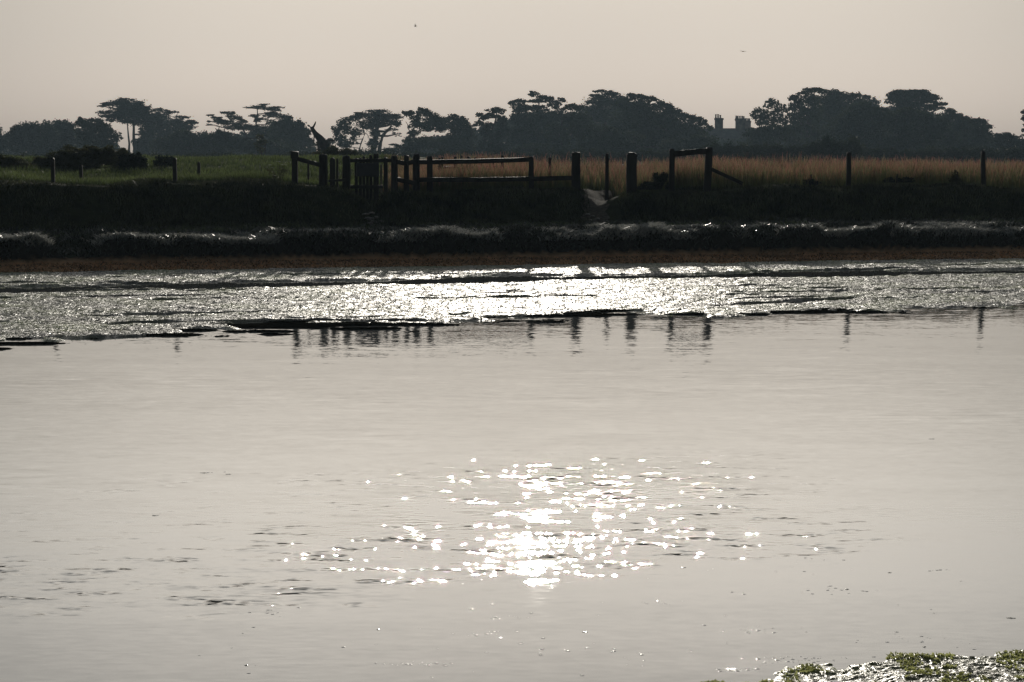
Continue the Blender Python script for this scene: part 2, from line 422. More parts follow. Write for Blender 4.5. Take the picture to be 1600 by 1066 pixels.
def mud_margin():
    xs = np.arange(-13, 6.5, 0.06); ds = np.arange(-1.5, 1.6, 0.05)
    Xg, Dg = np.meshgrid(xs, ds); x = Xg.ravel(); d = Dg.ravel()
    ex = np.array([-13, -5.3, -2.9, -1.5, 0, 1.5, 3.2, 6.6, 15]); ey = np.array([21.0, 24.5, 26.6, 26.5, 28.2, 29.1, 29.3, 30.6, 33.0])
    y = np.interp(x, ex, ey) + 1.0 + d
    nz = fbm(x * 1.1, y * 4.6, 4, 151) - .5
    wdt = np.interp(x, [-13, -5, -3.6, -2, -.6, 1.2, 2.2, 4.0, 4.8], [.25, .0, .1, .6, .2, .0, .4, .3, -.4])
    h = (wdt * .6 - np.abs(d)) * 0.035 + nz * 0.22 + (fbm(x * 8, y * 8, 2, 161) - .5) * .008
    h = np.minimum(h, 0.016 + nz * 0.02)
    V = np.stack([x, y, h], -1); idx = np.arange(len(x)).reshape(len(ds), len(xs))
    q = np.stack([idx[:-1, :-1], idx[:-1, 1:], idx[1:, 1:], idx[1:, :-1]], -1).reshape(-1, 4)
    q = q[(h[q] > -0.006).any(1)]; used = np.unique(q); re = np.zeros(len(x), int); re[used] = np.arange(len(used))
    return V[used], re[q]
M['mud'] = noise_color('dark_mud', [(0.3, (0.012, 0.012, 0.010)), (0.7, (0.03, 0.03, 0.024))], 9, 0.95, 0.0, 30, 0.0)
MV, MQ = mud_margin()
tag(raw_mesh('mud', MV, MQ, M['mud'], smooth=True), 'dark rotting weed and mud along the near edge of the pale weed mat', 'mud', kind='stuff')

# ------------------------------------------------------------------ blades
MATV = V_.copy()
def blades(name, x, y, z, h, w, lean, mat, cols=None, tipcols=None, midw=0.5, wind=0.0):
    n = len(x)
    a = RNG.uniform(0, 2 * math.pi, n)
    dx = np.cos(a) * w / 2; dy = np.sin(a) * w / 2
    la = RNG.uniform(0, 2 * math.pi, n); ll = lean * h * RNG.uniform(0.2, 1.0, n)
    lx = np.cos(la) * ll + wind * h; ly = np.sin(la) * ll
    base = np.stack([x, y, z], -1)
    e = np.stack([dx, dy, 0 * dx], -1)
    midp = base + np.stack([lx * 0.35, ly * 0.35, h * 0.6], -1)
    tip = base + np.stack([lx, ly, h], -1)
    V = np.stack([base - e, base + e, midp + e * 0.8, midp - e * 0.8, tip + e * 0.15, tip - e * 0.15], 1).reshape(-1, 3)
    i0 = np.arange(n)[:, None] * 6
    q = np.concatenate([i0 + np.array([[0, 1, 2, 3]]), i0 + np.array([[3, 2, 4, 5]])], 0)
    C = None
    if cols is not None:
        t = tipcols if tipcols is not None else cols
        m = midw * cols + (1 - midw) * t
        C = np.stack([cols, cols, m, m, t, t], 1).reshape(-1, 3)
    return raw_mesh(name, V, q, mat, colors=C)

# loose upturned fronds that catch the light all over the mat
pick = MATV[RNG.integers(0, len(MATV), 130000)]; pick = pick[pick[:, 2] > 0.012]
o = blades('weed_fronds', pick[:, 0] + RNG.uniform(-.03, .03, len(pick)), pick[:, 1] + RNG.uniform(-.04, .04, len(pick)), pick[:, 2] - 0.004, RNG.uniform(0.004, 0.014, len(pick)), 0.020, 2.6, M['frond'])
tag(o, 'small upturned fronds of wet weed glittering across the weed mat', 'weed', kind='stuff')

# long dark grass on the sea bank
n = 60000
x = RNG.uniform(-13.5, 15, n); u = RNG.uniform(U_FOOT - 0.5, U_CREST + 1.4, n); y = u + SL * x
tuft = fbm(x * 1.2, y * 1.2, 3, 201)
k = (RNG.uniform(0, 1, n) < tuft * 1.6)
pathx = (np.abs(x - 1.95) < 0.32) | ((np.abs(x + 2.95) < 0.25) & (u < 47.4))
k &= ~pathx
x, y, u, tuft = x[k], y[k], u[k], tuft[k]
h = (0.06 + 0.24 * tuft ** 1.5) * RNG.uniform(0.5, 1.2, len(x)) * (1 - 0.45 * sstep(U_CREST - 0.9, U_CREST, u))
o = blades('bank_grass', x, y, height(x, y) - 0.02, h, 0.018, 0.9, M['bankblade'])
tag(o, 'long dark grass covering the shaded face of the sea bank', 'grass', kind='stuff')

# paler green turf ledge at the foot of the bank
n = 22000
x = RNG.uniform(-13, 14.5, n); u = RNG.uniform(U_FOOT - 1.5, U_FOOT + 0.15, n); y = u + SL * x
tf = fbm(x * 1.1, y * 1.6, 3, 205); k = RNG.uniform(0, 1, n) < tf * 1.5
x, y, tf = x[k], y[k], tf[k]
c = np.tile(np.array([0.15, 0.19, 0.09]), (len(x), 1)) * RNG.uniform(0.5, 1.3, (len(x), 1))
o = blades('turf_ledge', x, y, height(x, y) - 0.01, (0.03 + 0.16 * tf ** 2) * RNG.uniform(0.6, 1.2, len(x)), 0.02, 1.0, M['blade'], c, c)
tag(o, 'paler green turf along the foot of the sea bank', 'grass', kind='stuff')

# dry weed and litter on the strand
n = 26000
x = RNG.uniform(-13, 14.5, n); u = RNG.uniform(U_EDGE - 0.25, U_CLIFF + 0.1, n); y = u + SL * x; z = height(x, y)
lt = fbm(x * 2, u * 9, 3, 207); k = (z < 0.2) & (RNG.uniform(0, 1, n) < lt * 1.4); x, y, z = x[k], y[k], z[k]
c = np.tile(np.array([0.62, 0.40, 0.22]), (len(x), 1)) * RNG.uniform(0.25, 1.3, (len(x), 1))
o = blades('strand_litter', x, y, z - 0.004, RNG.uniform(0.01, 0.045, len(x)), 0.03, 2.0, M['blade'], c, c)
tag(o, 'brown dry weed litter strewn along the narrow strand', 'litter', kind='stuff')

# low silvery plants on the marsh edge
n = 60000
x = RNG.uniform(-13, 14.5, n); u = RNG.uniform(U_CLIFF - 0.1, U_FOOT, n); y = u + SL * x
z = height(x, y)
k = (z > 0.2) & (RNG.uniform(0, 1, n) < 0.3 + fbm(x * 1.5, y * 1.5, 3, 211) * 1.0)
x, y, z = x[k], y[k], z[k]
o = blades('marsh_plants', x, y, z - 0.01, RNG.uniform(0.03, 0.12, len(x)), 0.022, 1.6, M['marsh'])
tag(o, 'low silvery saltmarsh plants along the top of the mud cliff', 'plants', kind='stuff')

# silvery sea purslane streaks behind the edge, sky glint painted into the leaf colour
n = 70000
x = RNG.uniform(-13, 14.5, n); u = RNG.uniform(U_CLIFF + 0.2, U_CLIFF + 1.7, n); y = u + SL * x
z = height(x, y)
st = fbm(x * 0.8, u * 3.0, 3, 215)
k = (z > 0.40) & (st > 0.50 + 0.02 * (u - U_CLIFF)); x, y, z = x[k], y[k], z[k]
M['leaf_glint'] = noise_color('glint_pale_leaf', [(0.3, (0.38, 0.39, 0.36)), (0.7, (0.65, 0.65, 0.61))], 6, 0.3, spec=0.9, trans=0.35)
o = blades('glint_toned_plants', x, y, z, RNG.uniform(0.04, 0.11, len(x)), 0.026, 2.2, M['leaf_glint'])
tag(o, 'streaks of silvery leaves with a sky glint painted into their pale colour behind the edge of the mud cliff', 'plants', kind='stuff')

# meadow: tall grass with reddish seed heads to the right of the picket gate
n = 70000
y = 50.0 + 28 * RNG.uniform(0, 1, n) ** 1.8; x = X(RNG.uniform(600, 1760, n), y) 
u = U(x, y); k = (u > U_CREST + 0.9) & ~((np.abs(x - 1.9) < 0.35) & (y < 54)); x, y = x[k], y[k]
red = fbm(x * 0.8, y * 0.5, 3, 221)
h = (0.22 + 0.44 * fbm(x * 0.5, y * 0.5, 3, 231)) * RNG.uniform(0.5, 1.2, len(x)) ** 1.2 * sstep(-4.5, -1, x) + 0.08
base = np.tile(np.array([0.10, 0.13, 0.05]), (len(x), 1)); r = RNG.uniform(0, 1, len(x))
tipc = np.where((r < 0.35 + red * 0.5)[:, None], np.array([[0.55, 0.25, 0.20]]), np.array([[0.42, 0.36, 0.20]]))
tipc = tipc * RNG.uniform(0.6, 1.3, (len(x), 1))
o = blades('meadow_grass', x, y, height(x, y, False), h, 0.014 + 0.004 * (y - 50) / 10, 0.35, M['blade'], base, tipc, midw=0.8)
tag(o, 'tall meadow grass with reddish seed heads behind the right hand fence', 'grass', kind='stuff')
# shorter green pasture on the left
n = 60000
y = 50.0 + 40 * RNG.uniform(0, 1, n) ** 1.5; x = X(RNG.uniform(-150, 700, n), y)
k = U(x, y) > U_CREST + 0.4; x, y = x[k], y[k]
base = np.tile(np.array([0.06, 0.09, 0.025]), (len(x), 1)) * RNG.uniform(0.7, 1.2, (len(x), 1))
tipc = np.tile(np.array([0.17, 0.21, 0.08]), (len(x), 1)) * RNG.uniform(0.6, 1.4, (len(x), 1)) * (0.45 + 1.1 * fbm(x * 0.5, y * 0.35, 3, 251))[:, None]
o = blades('pasture_grass', x, y, height(x, y, False), RNG.uniform(0.05, 0.17, len(x)), 0.014 + 0.004 * (y - 50) / 10, 0.6, M['blade'], base, tipc)
tag(o, 'short green pasture grass behind the bank on the left', 'grass', kind='stuff')

# ------------------------------------------------------------------ trees
def tube(V, Q, pts, rads, ns=7):
    pts = [Vector(p) for p in pts]
    rings = []
    for i, p in enumerate(pts):
        t = (pts[min(i + 1, len(pts) - 1)] - pts[max(i - 1, 0)]).normalized()
        a = t.orthogonal().normalized() if abs(t.z) < 0.95 else Vector((1, 0, 0)).cross(t).normalized()
        b = t.cross(a).normalized()
        st = len(V)
        for j in range(ns):
            an = 2 * math.pi * j / ns
            V.append(tuple(p + (a * math.cos(an) + b * math.sin(an)) * rads[i]))
        rings.append(st)
    for i in range(len(pts) - 1):
        for j in range(ns):
            k = (j + 1) % ns
            Q.append((rings[i] + j, rings[i] + k, rings[i + 1] + k, rings[i + 1] + j))
    # close the ends with small centre fans folded into quads
    for r, p in ((rings[0], pts[0]), (rings[-1], pts[-1])):
        c = len(V); V.append(tuple(p))
        for j in range(ns):
            k = (j + 1) % ns
            Q.append((r + j, r + k, c, c))
def clean_quads(V, Q, name, mat, parent=None, smooth=True):
    tris = [(a, b, c) if c == d else None for a, b, c, d in Q]
    me_faces = [t if t else q for t, q in zip(tris, Q)]
    me = bpy.data.meshes.new(name)
    off = Vector((0, 0, 0))
    if parent: off = parent.matrix_basis.translation if parent.parent is None else parent.parent.matrix_basis.translation
    me.from_pydata([tuple(Vector(v) - off) for v in V], [], me_faces)
    me.polygons.foreach_set('use_smooth', [smooth] * len(me_faces)); me.update()
    me.materials.append(mat)
    o = bpy.data.objects.new(name, me); COL.objects.link(o)
    if parent: o.parent = parent
    return o

def leaf_cloud(lobes, D, style, k=1.0, size=1.0):
    """lobes: (cx, cy, rx, ry[, density]) in photo pixels at distance D -> centre, normal-ish quads"""
    ps = D / F
    C = []; S = []
    for lb in lobes:
        cx, cy, rx, ry = lb[:4]; den = lb[4] if len(lb) > 4 else 1.0
        c = np.array(P(cx, cy, D)); R = np.array([rx, rx * 0.85, ry]) * ps
        area = math.pi * rx * ry
        nn = int(area * k * den * (2.2 if style != 'fir' else 2.6)) + 20
        # sub-clumps give the crown an uneven outline
        K = max(5, int((area / 28.0) ** 0.8)) if style != 'fir' else max(6, int(rx * 0.9))
        dv = RNG.normal(0, 1, (K, 3)); dv /= np.linalg.norm(dv, axis=1)[:, None]
        cc = dv * RNG.uniform(0.55, 1.0, (K, 1))
        csz = (0.16 + 0.20 * RNG.uniform(0, 1, K))
        a = RNG.integers(0, K, int(nn * 0.62))
        p1 = cc[a] + RNG.normal(0, 1, (len(a), 3)) * csz[a][:, None] * 0.62
        if style == 'fir':      # flat layered plates reaching outwards
            m_ = np.array([1.0, 1.0, 0.45]); p1 = cc[a] * np.array([1.05, 1.05, 0.9]) + RNG.normal(0, 1, (len(a), 3)) * csz[a][:, None] * m_ * np.array([0.8, 0.8, 1.3]); til = RNG.uniform(-.5, .9, K); p1[:, 2] += til[a] * (p1[:, 0] - cc[a][:, 0]) * np.sign(cc[a][:, 0]) * 1.2
        d2 = RNG.normal(0, 1, (nn - len(a), 3)); d2 /= np.linalg.norm(d2, axis=1)[:, None]
        p2 = d2 * RNG.uniform(0, 1, (len(d2), 1)) ** 0.5 * 0.88
        p = np.concatenate([p1, p2])
        C.append(c + p * R); S.append(np.full(len(p), ps))
    C = np.concatenate(C); S = np.concatenate(S)
    n = len(C)
    s = S * size * RNG.uniform(1.8, 4.2, n)
    t = RNG.normal(0, 1, (n, 3)); b = RNG.normal(0, 1, (n, 3))
    if style == 'fir': t[:, 2] *= 0.35; b[:, 2] *= 0.5
    t /= np.linalg.norm(t, axis=1)[:, None]
    b -= (b * t).sum(1)[:, None] * t; b /= np.linalg.norm(b, axis=1)[:, None]
    asp = 0.5 if style == 'fir' else 0.75
    T = t * s[:, None] * (1.35 if style == 'fir' else 1.0) / 2; B = b * s[:, None] * asp / 2
    V = np.stack([C - T, C - B * 0.9 + T * 0.1, C + T, C + B * 0.9 + T * 0.1], 1).reshape(-1, 3)
    q = np.arange(n * 4).reshape(-1, 4)
    return V, q

def gz_at(x, y): return float(height(np.array([x]), np.array([y]), False)[0])
def tree(name, label, cat, lobes, D, trunk=None, style='leaf', mat='leaf', k=1.0, size=1.0, group=None, limbs=True, tw=5.0):
    """trunk: list of photo points from the ground up; extra trunks may follow"""
    ps = D / F
    if trunk is None:
        cx = sum(l[0] * l[2] * l[3] for l in lobes) / sum(l[2] * l[3] for l in lobes)
        top = min(l[1] for l in lobes)
        trunk = [[(cx, 262), (cx + 2, (262 + top) / 2), (cx, top + 4)]]
    gx0 = X(trunk[0][0][0], D); g = gz_at(gx0, D)
    root = empty(name, (gx0, D, g), label, cat, group)
    V, q = leaf_cloud(lobes, D, style, k, size)
    V[:, 2] = np.maximum(V[:, 2], g + 0.05)
    raw_mesh('crown', V, q, M[mat], root)
    TV, TQ = [], []
    for ti, tr in enumerate(trunk):
        pts = [P(a, b, D) for a, b in tr]
        pts[0].z = g - 0.3
        pp = [pts[0]]
        for i in range(1, len(pts)):
            for s in (0.33, 0.66, 1.0):
                v = pts[i - 1].lerp(pts[i], s)
                if s < 1: v += Vector((random.uniform(-1, 1), random.uniform(-1, 1), 0)) * ps * 1.2
                pp.append(v)
        r = tw * ps / 2 * (1.0 if ti == 0 else 0.7)
        tube(TV, TQ, pp, [r * (1.25 - 0.85 * i / (len(pp) - 1)) for i in range(len(pp))])
        if limbs and ti == 0:
            for lb in lobes:
                c = P(lb[0], lb[1], D) + Vector((0, random.uniform(-1, 1) * lb[2] * ps * 0.4, 0))
                best = min(pp[len(pp) // 3:], key=lambda v: (v - c).length + abs(v.z - c.z) * 0.6 + (3 if v.z > c.z else 0))
                if (best - c).length < 1.5 * ps: continue
                mid = best.lerp(c, 0.55) + Vector((0, 0, -0.06 * (best - c).length))
                tube(TV, TQ, [best, mid, c], [r * 0.5, r * 0.34, r * 0.14], 5)
                for e in range(3):
                    an = random.uniform(0, 2 * math.pi)
                    tip = c + Vector((math.cos(an) * lb[2] * .8, math.sin(an) * lb[2] * .6, random.uniform(-.2, .8) * lb[3])) * ps
                    tube(TV, TQ, [mid, mid.lerp(tip, .6), tip], [r * 0.22, r * 0.14, r * 0.06], 4)
    clean_quads(TV, TQ, 'trunk', M['bark'], root)
    return root

T = tree
T('broadleaf_tree', 'small round tree cut off by the left edge of the picture', 'tree', [(-4, 222, 13, 20), (-14, 232, 16, 18)], 290, tw=4)
T('broadleaf_tree', 'wide bushy tree with a rounded top, first big crown from the left edge', 'tree',
  [(26, 206, 14, 13), (40, 203, 18, 14), (24, 222, 18, 18), (50, 216, 24, 24), (72, 208, 18, 18), (60, 230, 34, 16)], 300, tw=5)
T('broadleaf_tree', 'dense rounded tree with its highest bump just left of the flat topped cypress group', 'tree',
  [(88, 198, 17, 13), (102, 202, 16, 14), (82, 212, 20, 18), (108, 218, 20, 20), (90, 232, 38, 14)], 310, tw=5)
T('broadleaf_tree', 'lace-like tree with sky holes low in its crown left of the two bare cypress trunks', 'tree',
  [(128, 192, 13, 9), (142, 194, 18, 11), (135, 210, 16, 16, .8), (158, 205, 20, 14), (172, 212, 16, 13, .7), (184, 214, 8, 10, .6), (150, 224, 26, 11, .8)],
  270, [[(152, 262), (152, 235), (150, 205)]], tw=4)
T('cypress_tree', 'tallest wind-shaped cypress on the left with flat plates over two bare trunks', 'tree',
  [(195, 157, 16, 4.5), (205, 168, 28, 10), (198, 177, 22, 10), (240, 184, 16, 10), (183, 162, 22, 5), (168, 163, 14, 2.6), (159, 166, 8, 1.6), (216, 163, 10, 5), (207, 172, 26, 11), (226, 172, 14, 9), (194, 180, 20, 9),
   (163, 176, 14, 3.2), (170, 182, 14, 3.5), (176, 188, 12, 4, .7), (217, 186, 20, 13), (200, 190, 12, 5, .7), (232, 190, 12, 14), (228, 208, 14, 18), (222, 226, 10, 14, .5)],
  330, [[(211, 262), (210, 230), (209, 200), (212, 170)], [(204, 262), (202, 225), (199, 190)]], 'fir', 'leafd', tw=5.5)
T('cypress_tree', 'ragged cypress leaning right behind the tallest left cypress', 'tree',
  [(246, 172, 8, 4), (262, 175, 12, 3.5), (273, 175, 8, 1.8), (250, 184, 18, 8), (245, 200, 18, 18), (262, 192, 14, 5), (264, 206, 16, 14)],
  345, [[(250, 262), (248, 220), (252, 180)]], 'fir', 'leafd', tw=5)
T('cypress_tree', 'low cypress with plumed tips at the right end of the left cypress group', 'tree',
  [(284, 183, 12, 3), (298, 190, 10, 3), (304, 192, 7, 3), (278, 192, 18, 7), (292, 198, 16, 6), (276, 208, 20, 12)],
  335, [[(280, 262), (281, 220), (284, 190)]], 'fir', 'leafd', tw=4)
T('broadleaf_tree', 'low dense thicket tree in the dip between the two cypress groups', 'tree',
  [(285, 214, 22, 10), (310, 215, 20, 9), (330, 216, 16, 9), (265, 228, 34, 16), (305, 232, 40, 16), (340, 236, 26, 14)], 280, tw=4)
T('cypress_tree', 'spiky cypress with three thin branches pointing left into the sky', 'tree',
  [(329, 180, 7, 1.6), (336, 184, 9, 2), (326, 190, 5, 1.2), (328, 195, 6, 1.5), (341, 188, 10, 5), (352, 191, 14, 4), (352, 176, 8, 1.6), (361, 177, 8, 3.5),
   (368, 184, 13, 4.5), (378, 190, 10, 5), (370, 198, 18, 6), (388, 199, 12, 6)],
  310, [[(392, 262), (390, 225), (380, 203), (362, 190)]], 'fir', 'leafd', tw=4)
T('cypress_tree', 'cypress with a thin flat top plate and open branches showing the sky', 'tree',
  [(390, 168, 10, 1.6), (402, 167, 14, 2.6), (413, 163.5, 9, 1.6), (431, 168, 12, 2.2), (420, 170, 14, 3), (432, 172, 8, 2), (398, 181, 9, 3), (403, 187, 7, 5, .6),
   (420, 179, 10, 6, .5), (432, 180, 13, 5), (444, 184, 10, 4), (424, 192, 9, 6, .5), (402, 205, 18, 10), (428, 204, 20, 10)],
  320, [[(402, 262), (401, 220), (400, 195), (402, 170)], [(410, 262), (412, 205), (424, 172)]], 'fir', 'leafd', tw=3.6)
T('broadleaf_tree', 'smooth domed tree sloping down to the dead stump', 'tree',
  [(450, 192, 15, 9), (440, 202, 24, 14), (462, 202, 16, 15), (474, 212, 14, 13), (450, 222, 34, 20), (484, 226, 12, 12, .8)], 295, tw=5)
T('broadleaf_tree', 'low dark bush mound beneath the spiky cypress', 'tree',
  [(345, 212, 16, 9), (352, 220, 24, 12), (380, 226, 26, 12), (412, 232, 34, 14), (450, 240, 30, 12)], 265, tw=4)
T('sapling', 'thin olive sapling with upright twigs in front of the flat topped cypress', 'sapling',
  [(406, 214, 8, 4, .6), (411, 222, 7, 6, .45), (402, 226, 6, 6, .35), (408, 234, 6, 6, .4)], 150, [[(409, 262), (408, 235), (405, 214)], [(411, 250), (415, 225), (412, 212)]], 'leaf', 'leafo', tw=2)
T('broadleaf_tree', 'airy tree with dotted see-through foliage right of the dead stump', 'tree',
  [(562, 180, 10, 4), (550, 186, 14, 6), (535, 193, 12, 8, .8), (524, 203, 9, 9, .55), (542, 203, 14, 9, .5), (556, 208, 12, 9, .5), (530, 215, 12, 8, .6), (516, 222, 9, 6), (540, 226, 14, 8, .8), (552, 220, 8, 8, .4)],
  290, [[(557, 262), (562, 232), (570, 210), (560, 188)]], 'leaf', 'leaf', tw=2.5)
T('cypress_tree', 'umbrella shaped cypress with a stout trunk and sky under its right side', 'tree',
  [(590, 174, 16, 3.4), (582, 182, 24, 8), (603, 182, 20, 7), (620, 182, 10, 5), (578, 194, 20, 9), (598, 191, 22, 7), (618, 192, 11, 6), (612, 203, 10, 4, .35), (620, 210, 8, 4, .25), (586, 208, 9, 10, .8), (584, 224, 10, 10)],
  300, [[(584, 262), (585, 225), (588, 205), (594, 185)], [(588, 240), (598, 212), (612, 196)]], 'fir', 'leafd', tw=9)
T('cypress_tree', 'tiny cypress with pointed tips in the gap right of the umbrella shaped cypress', 'tree',
  [(616, 226, 7, 2), (622, 229, 8, 3), (606, 234, 8, 3), (618, 236, 14, 6)], 285, [[(618, 262), (619, 245), (618, 228)]], 'fir', 'leafd', tw=2)
T('broadleaf_tree', 'broad domed tree with a row of sky holes across its middle', 'tree',
  [(636, 178, 9, 5), (642, 176, 8, 4), (662, 176, 14, 7), (650, 186, 14, 7, .7), (676, 185, 16, 12), (645, 196, 8, 8, .4), (664, 197, 18, 10), (690, 200, 12, 8), (685, 192, 16, 10), (648, 208, 12, 6, .8), (660, 224, 30, 12), (640, 232, 22, 10), (700, 226, 26, 11)],
  280, [[(652, 262), (650, 225), (645, 205), (655, 185)], [(646, 240), (640, 205), (634, 190)]], tw=3)
T('broadleaf_tree', 'rounded tree with a tufted top beside the first pine', 'tree',
  [(707, 184, 10, 5), (716, 186, 10, 6), (706, 195, 18, 10), (726, 199, 13, 13), (735, 212, 10, 14), (712, 214, 20, 14), (722, 232, 26, 14)], 285, tw=4)
T('pine_tree', 'pine with cloud shaped tufts and small sky gaps, first of the two pines', 'tree',
  [(748, 179, 6, 4), (757, 183, 10, 6), (772, 172, 11, 4), (782, 174, 9, 5), (768, 180, 12, 5), (748, 193, 9, 5), (762, 196, 12, 7), (784, 188, 12, 9), (756, 208, 10, 7), (772, 213, 14, 10, .8), (786, 206, 12, 12), (770, 230, 28, 13)],
  275, [[(768, 262), (767, 225), (770, 200), (776, 176)]], 'leaf', 'leafd', tw=4)
T('pine_tree', 'taller pine with stacked cloud tufts left of the biggest central tree', 'tree',
  [(800, 161, 7, 4), (812, 158, 11, 4.5), (835, 147, 11, 4), (848, 152, 10, 4), (838, 158, 14, 4), (858, 157, 12, 5), (878, 156, 8, 4), (868, 163, 12, 6), (812, 168, 18, 8), (840, 170, 16, 7, .8), (820, 184, 26, 12), (850, 184, 24, 14), (875, 178, 14, 12, .8), (830, 210, 40, 22), (880, 205, 22, 20)],
  300, [[(838, 262), (836, 225), (840, 190), (843, 158)]], 'leaf', 'leafd', tw=5)
T('broadleaf_tree', 'low leafy tree filling the space between the taller pine and the central tree', 'tree',
  [(892, 166, 12, 5), (902, 168, 10, 6), (890, 184, 12, 10), (870, 212, 22, 18), (908, 200, 20, 24), (850, 234, 50, 12)], 270, tw=4)
T('cypress_tree', 'feathery topped cypress at the peak of the central clump', 'tree',
  [(925, 149, 7, 1.4), (932, 143, 8, 1.6), (940, 142, 9, 2.2), (935, 150, 12, 3), (950, 146, 10, 4), (960, 147, 12, 4), (942, 158, 24, 9), (925, 160, 10, 5), (965, 160, 24, 12), (935, 178, 26, 16)],
  320, [[(948, 262), (948, 215), (946, 160)]], 'fir', 'leafd', tw=6)
T('broadleaf_tree', 'large tree sloping from the central peak down to the chimneys', 'tree',
  [(986, 149, 10, 4), (1000, 152, 14, 6), (1016, 154, 12, 6), (980, 164, 20, 12), (1006, 168, 22, 14), (1030, 165, 12, 8), (1044, 170, 12, 9), (1058, 174, 9, 6), (1068, 180, 10, 6), (1080, 186, 12, 8), (1094, 188, 9, 7), (1102, 194, 8, 7, .8), (1110, 200, 6, 5, .7),
   (1040, 188, 30, 18), (990, 196, 40, 26), (1070, 206, 36, 18), (1020, 222, 60, 20)],
  290, [[(1010, 262), (1012, 215), (1008, 170)]], tw=6)
T('broadleaf_tree', 'dim understorey tree below the central clump behind the right gate post', 'tree',
  [(940, 210, 30, 18), (975, 226, 36, 18), (930, 234, 34, 14), (1060, 232, 36, 14), (1095, 222, 26, 14)], 255, tw=4)
T('broadleaf_tree', 'sparse tree with speckled leaves against the sky right of the chimneys', 'tree',
  [(1206, 158, 7, 6, .35), (1200, 164, 8, 6, .4), (1214, 166, 9, 8, .3), (1184, 172, 8, 6, .45), (1196, 178, 13, 9, .5), (1212, 180, 12, 9, .4), (1226, 170, 9, 8, .3), (1178, 182, 7, 7, .4), (1188, 190, 12, 8, .55), (1206, 192, 14, 8, .6), (1224, 188, 10, 9, .5)],
  300, [[(1196, 262), (1195, 215), (1200, 170)], [(1195, 240), (1190, 195), (1186, 172)]], size=1.15, tw=3)
T('broadleaf_tree', 'dense low tree under the speckled tree right of the chimneys', 'tree',
  [(1176, 206, 16, 8), (1198, 206, 20, 10), (1222, 208, 18, 12), (1190, 220, 30, 12)], 270, tw=4)
T('broadleaf_tree', 'big tree with pinprick sky holes at the left shoulder of the right clump', 'tree',
  [(1236, 154, 6, 4), (1246, 152, 9, 6), (1262, 143, 12, 6), (1274, 141, 12, 5), (1242, 165, 12, 10), (1262, 158, 18, 12, .8), (1250, 180, 16, 14, .8), (1238, 186, 10, 10, .7), (1272, 180, 18, 16, .7), (1246, 205, 22, 12, .8), (1276, 206, 18, 12, .8), (1256, 226, 34, 14)],
  305, [[(1262, 262), (1260, 215), (1264, 160)]], tw=5)
T('broadleaf_tree', 'long even crowned tree at the top of the right clump', 'tree',
  [(1290, 144, 16, 5), (1304, 143, 9, 5), (1318, 148, 16, 6), (1332, 152, 14, 6), (1292, 156, 24, 11), (1320, 162, 26, 12), (1344, 162, 14, 9), (1300, 176, 28, 16), (1330, 184, 30, 20)], 325, tw=6)
T('conifer_tree', 'jagged small conifers top poking up between the right clump crowns', 'tree',
  [(1343, 149, 3, 5), (1352, 152, 6, 5), (1358, 153, 5, 5), (1366, 157, 4, 5), (1372, 160, 5, 3), (1356, 162, 16, 7), (1360, 174, 18, 12)], 335, style='fir', mat='leafd', tw=4)
T('stone_pine', 'dark smooth domed pine that stands highest on the right', 'tree',
  [(1395, 150, 13, 8), (1408, 146, 16, 7), (1424, 144, 18, 5), (1440, 147, 18, 7), (1455, 154, 14, 9), (1420, 156, 34, 11), (1466, 162, 7, 4), (1475, 163, 7, 3), (1472, 169, 6, 3, .8), (1452, 168, 16, 6), (1420, 172, 26, 12)],
  315, [[(1424, 262), (1424, 215), (1422, 165)]], 'leaf', 'leafd', k=1.3, tw=7)
T('broadleaf_tree', 'front dome of foliage in the middle of the right clump', 'tree',
  [(1350, 172, 24, 11), (1335, 188, 30, 18), (1372, 178, 20, 12), (1362, 200, 38, 22), (1320, 210, 34, 20), (1370, 226, 46, 18)], 275, mat='leaf', tw=5)
T('broadleaf_tree', 'rounded front tree directly below the dark domed pine', 'tree',
  [(1418, 176, 20, 8), (1405, 186, 24, 12), (1436, 184, 22, 12), (1425, 202, 40, 20), (1460, 200, 26, 18), (1420, 226, 46, 18)], 268, tw=5)
T('broadleaf_tree', 'tree stepping down to the right of the dark domed pine', 'tree',
  [(1484, 174, 10, 6), (1478, 184, 18, 10), (1496, 182, 12, 6), (1510, 186, 12, 6), (1502, 194, 20, 10), (1490, 208, 34, 18), (1480, 228, 44, 16)], 290, tw=5)
T('broadleaf_tree', 'last high rounded tree before the skyline drops on the right', 'tree',
  [(1524, 190, 12, 5), (1534, 192, 10, 7), (1540, 198, 9, 8), (1526, 204, 20, 12), (1514, 218, 28, 16), (1545, 222, 22, 16), (1530, 236, 36, 12)], 280, tw=4)
T('broadleaf_tree', 'low tree line tapering to the right edge of the picture', 'tree',
  [(1560, 214, 12, 6), (1572, 210, 10, 4), (1582, 214, 10, 5), (1594, 222, 14, 7), (1572, 226, 26, 12), (1604, 234, 26, 12), (1630, 232, 24, 14)], 265, tw=4)
T('broadleaf_tree', 'isolated leafy tree half outside the right edge of the picture', 'tree',
  [(1603, 174, 8, 5, .7), (1604, 185, 10, 7, .7), (1612, 195, 10, 8, .7), (1601, 203, 6, 3, .6), (1625, 178, 20, 18), (1640, 200, 28, 20), (1604, 211, 14, 1.6, .5)],
  240, [[(1630, 262), (1630, 225), (1628, 190)]], mat='leafd', tw=4)

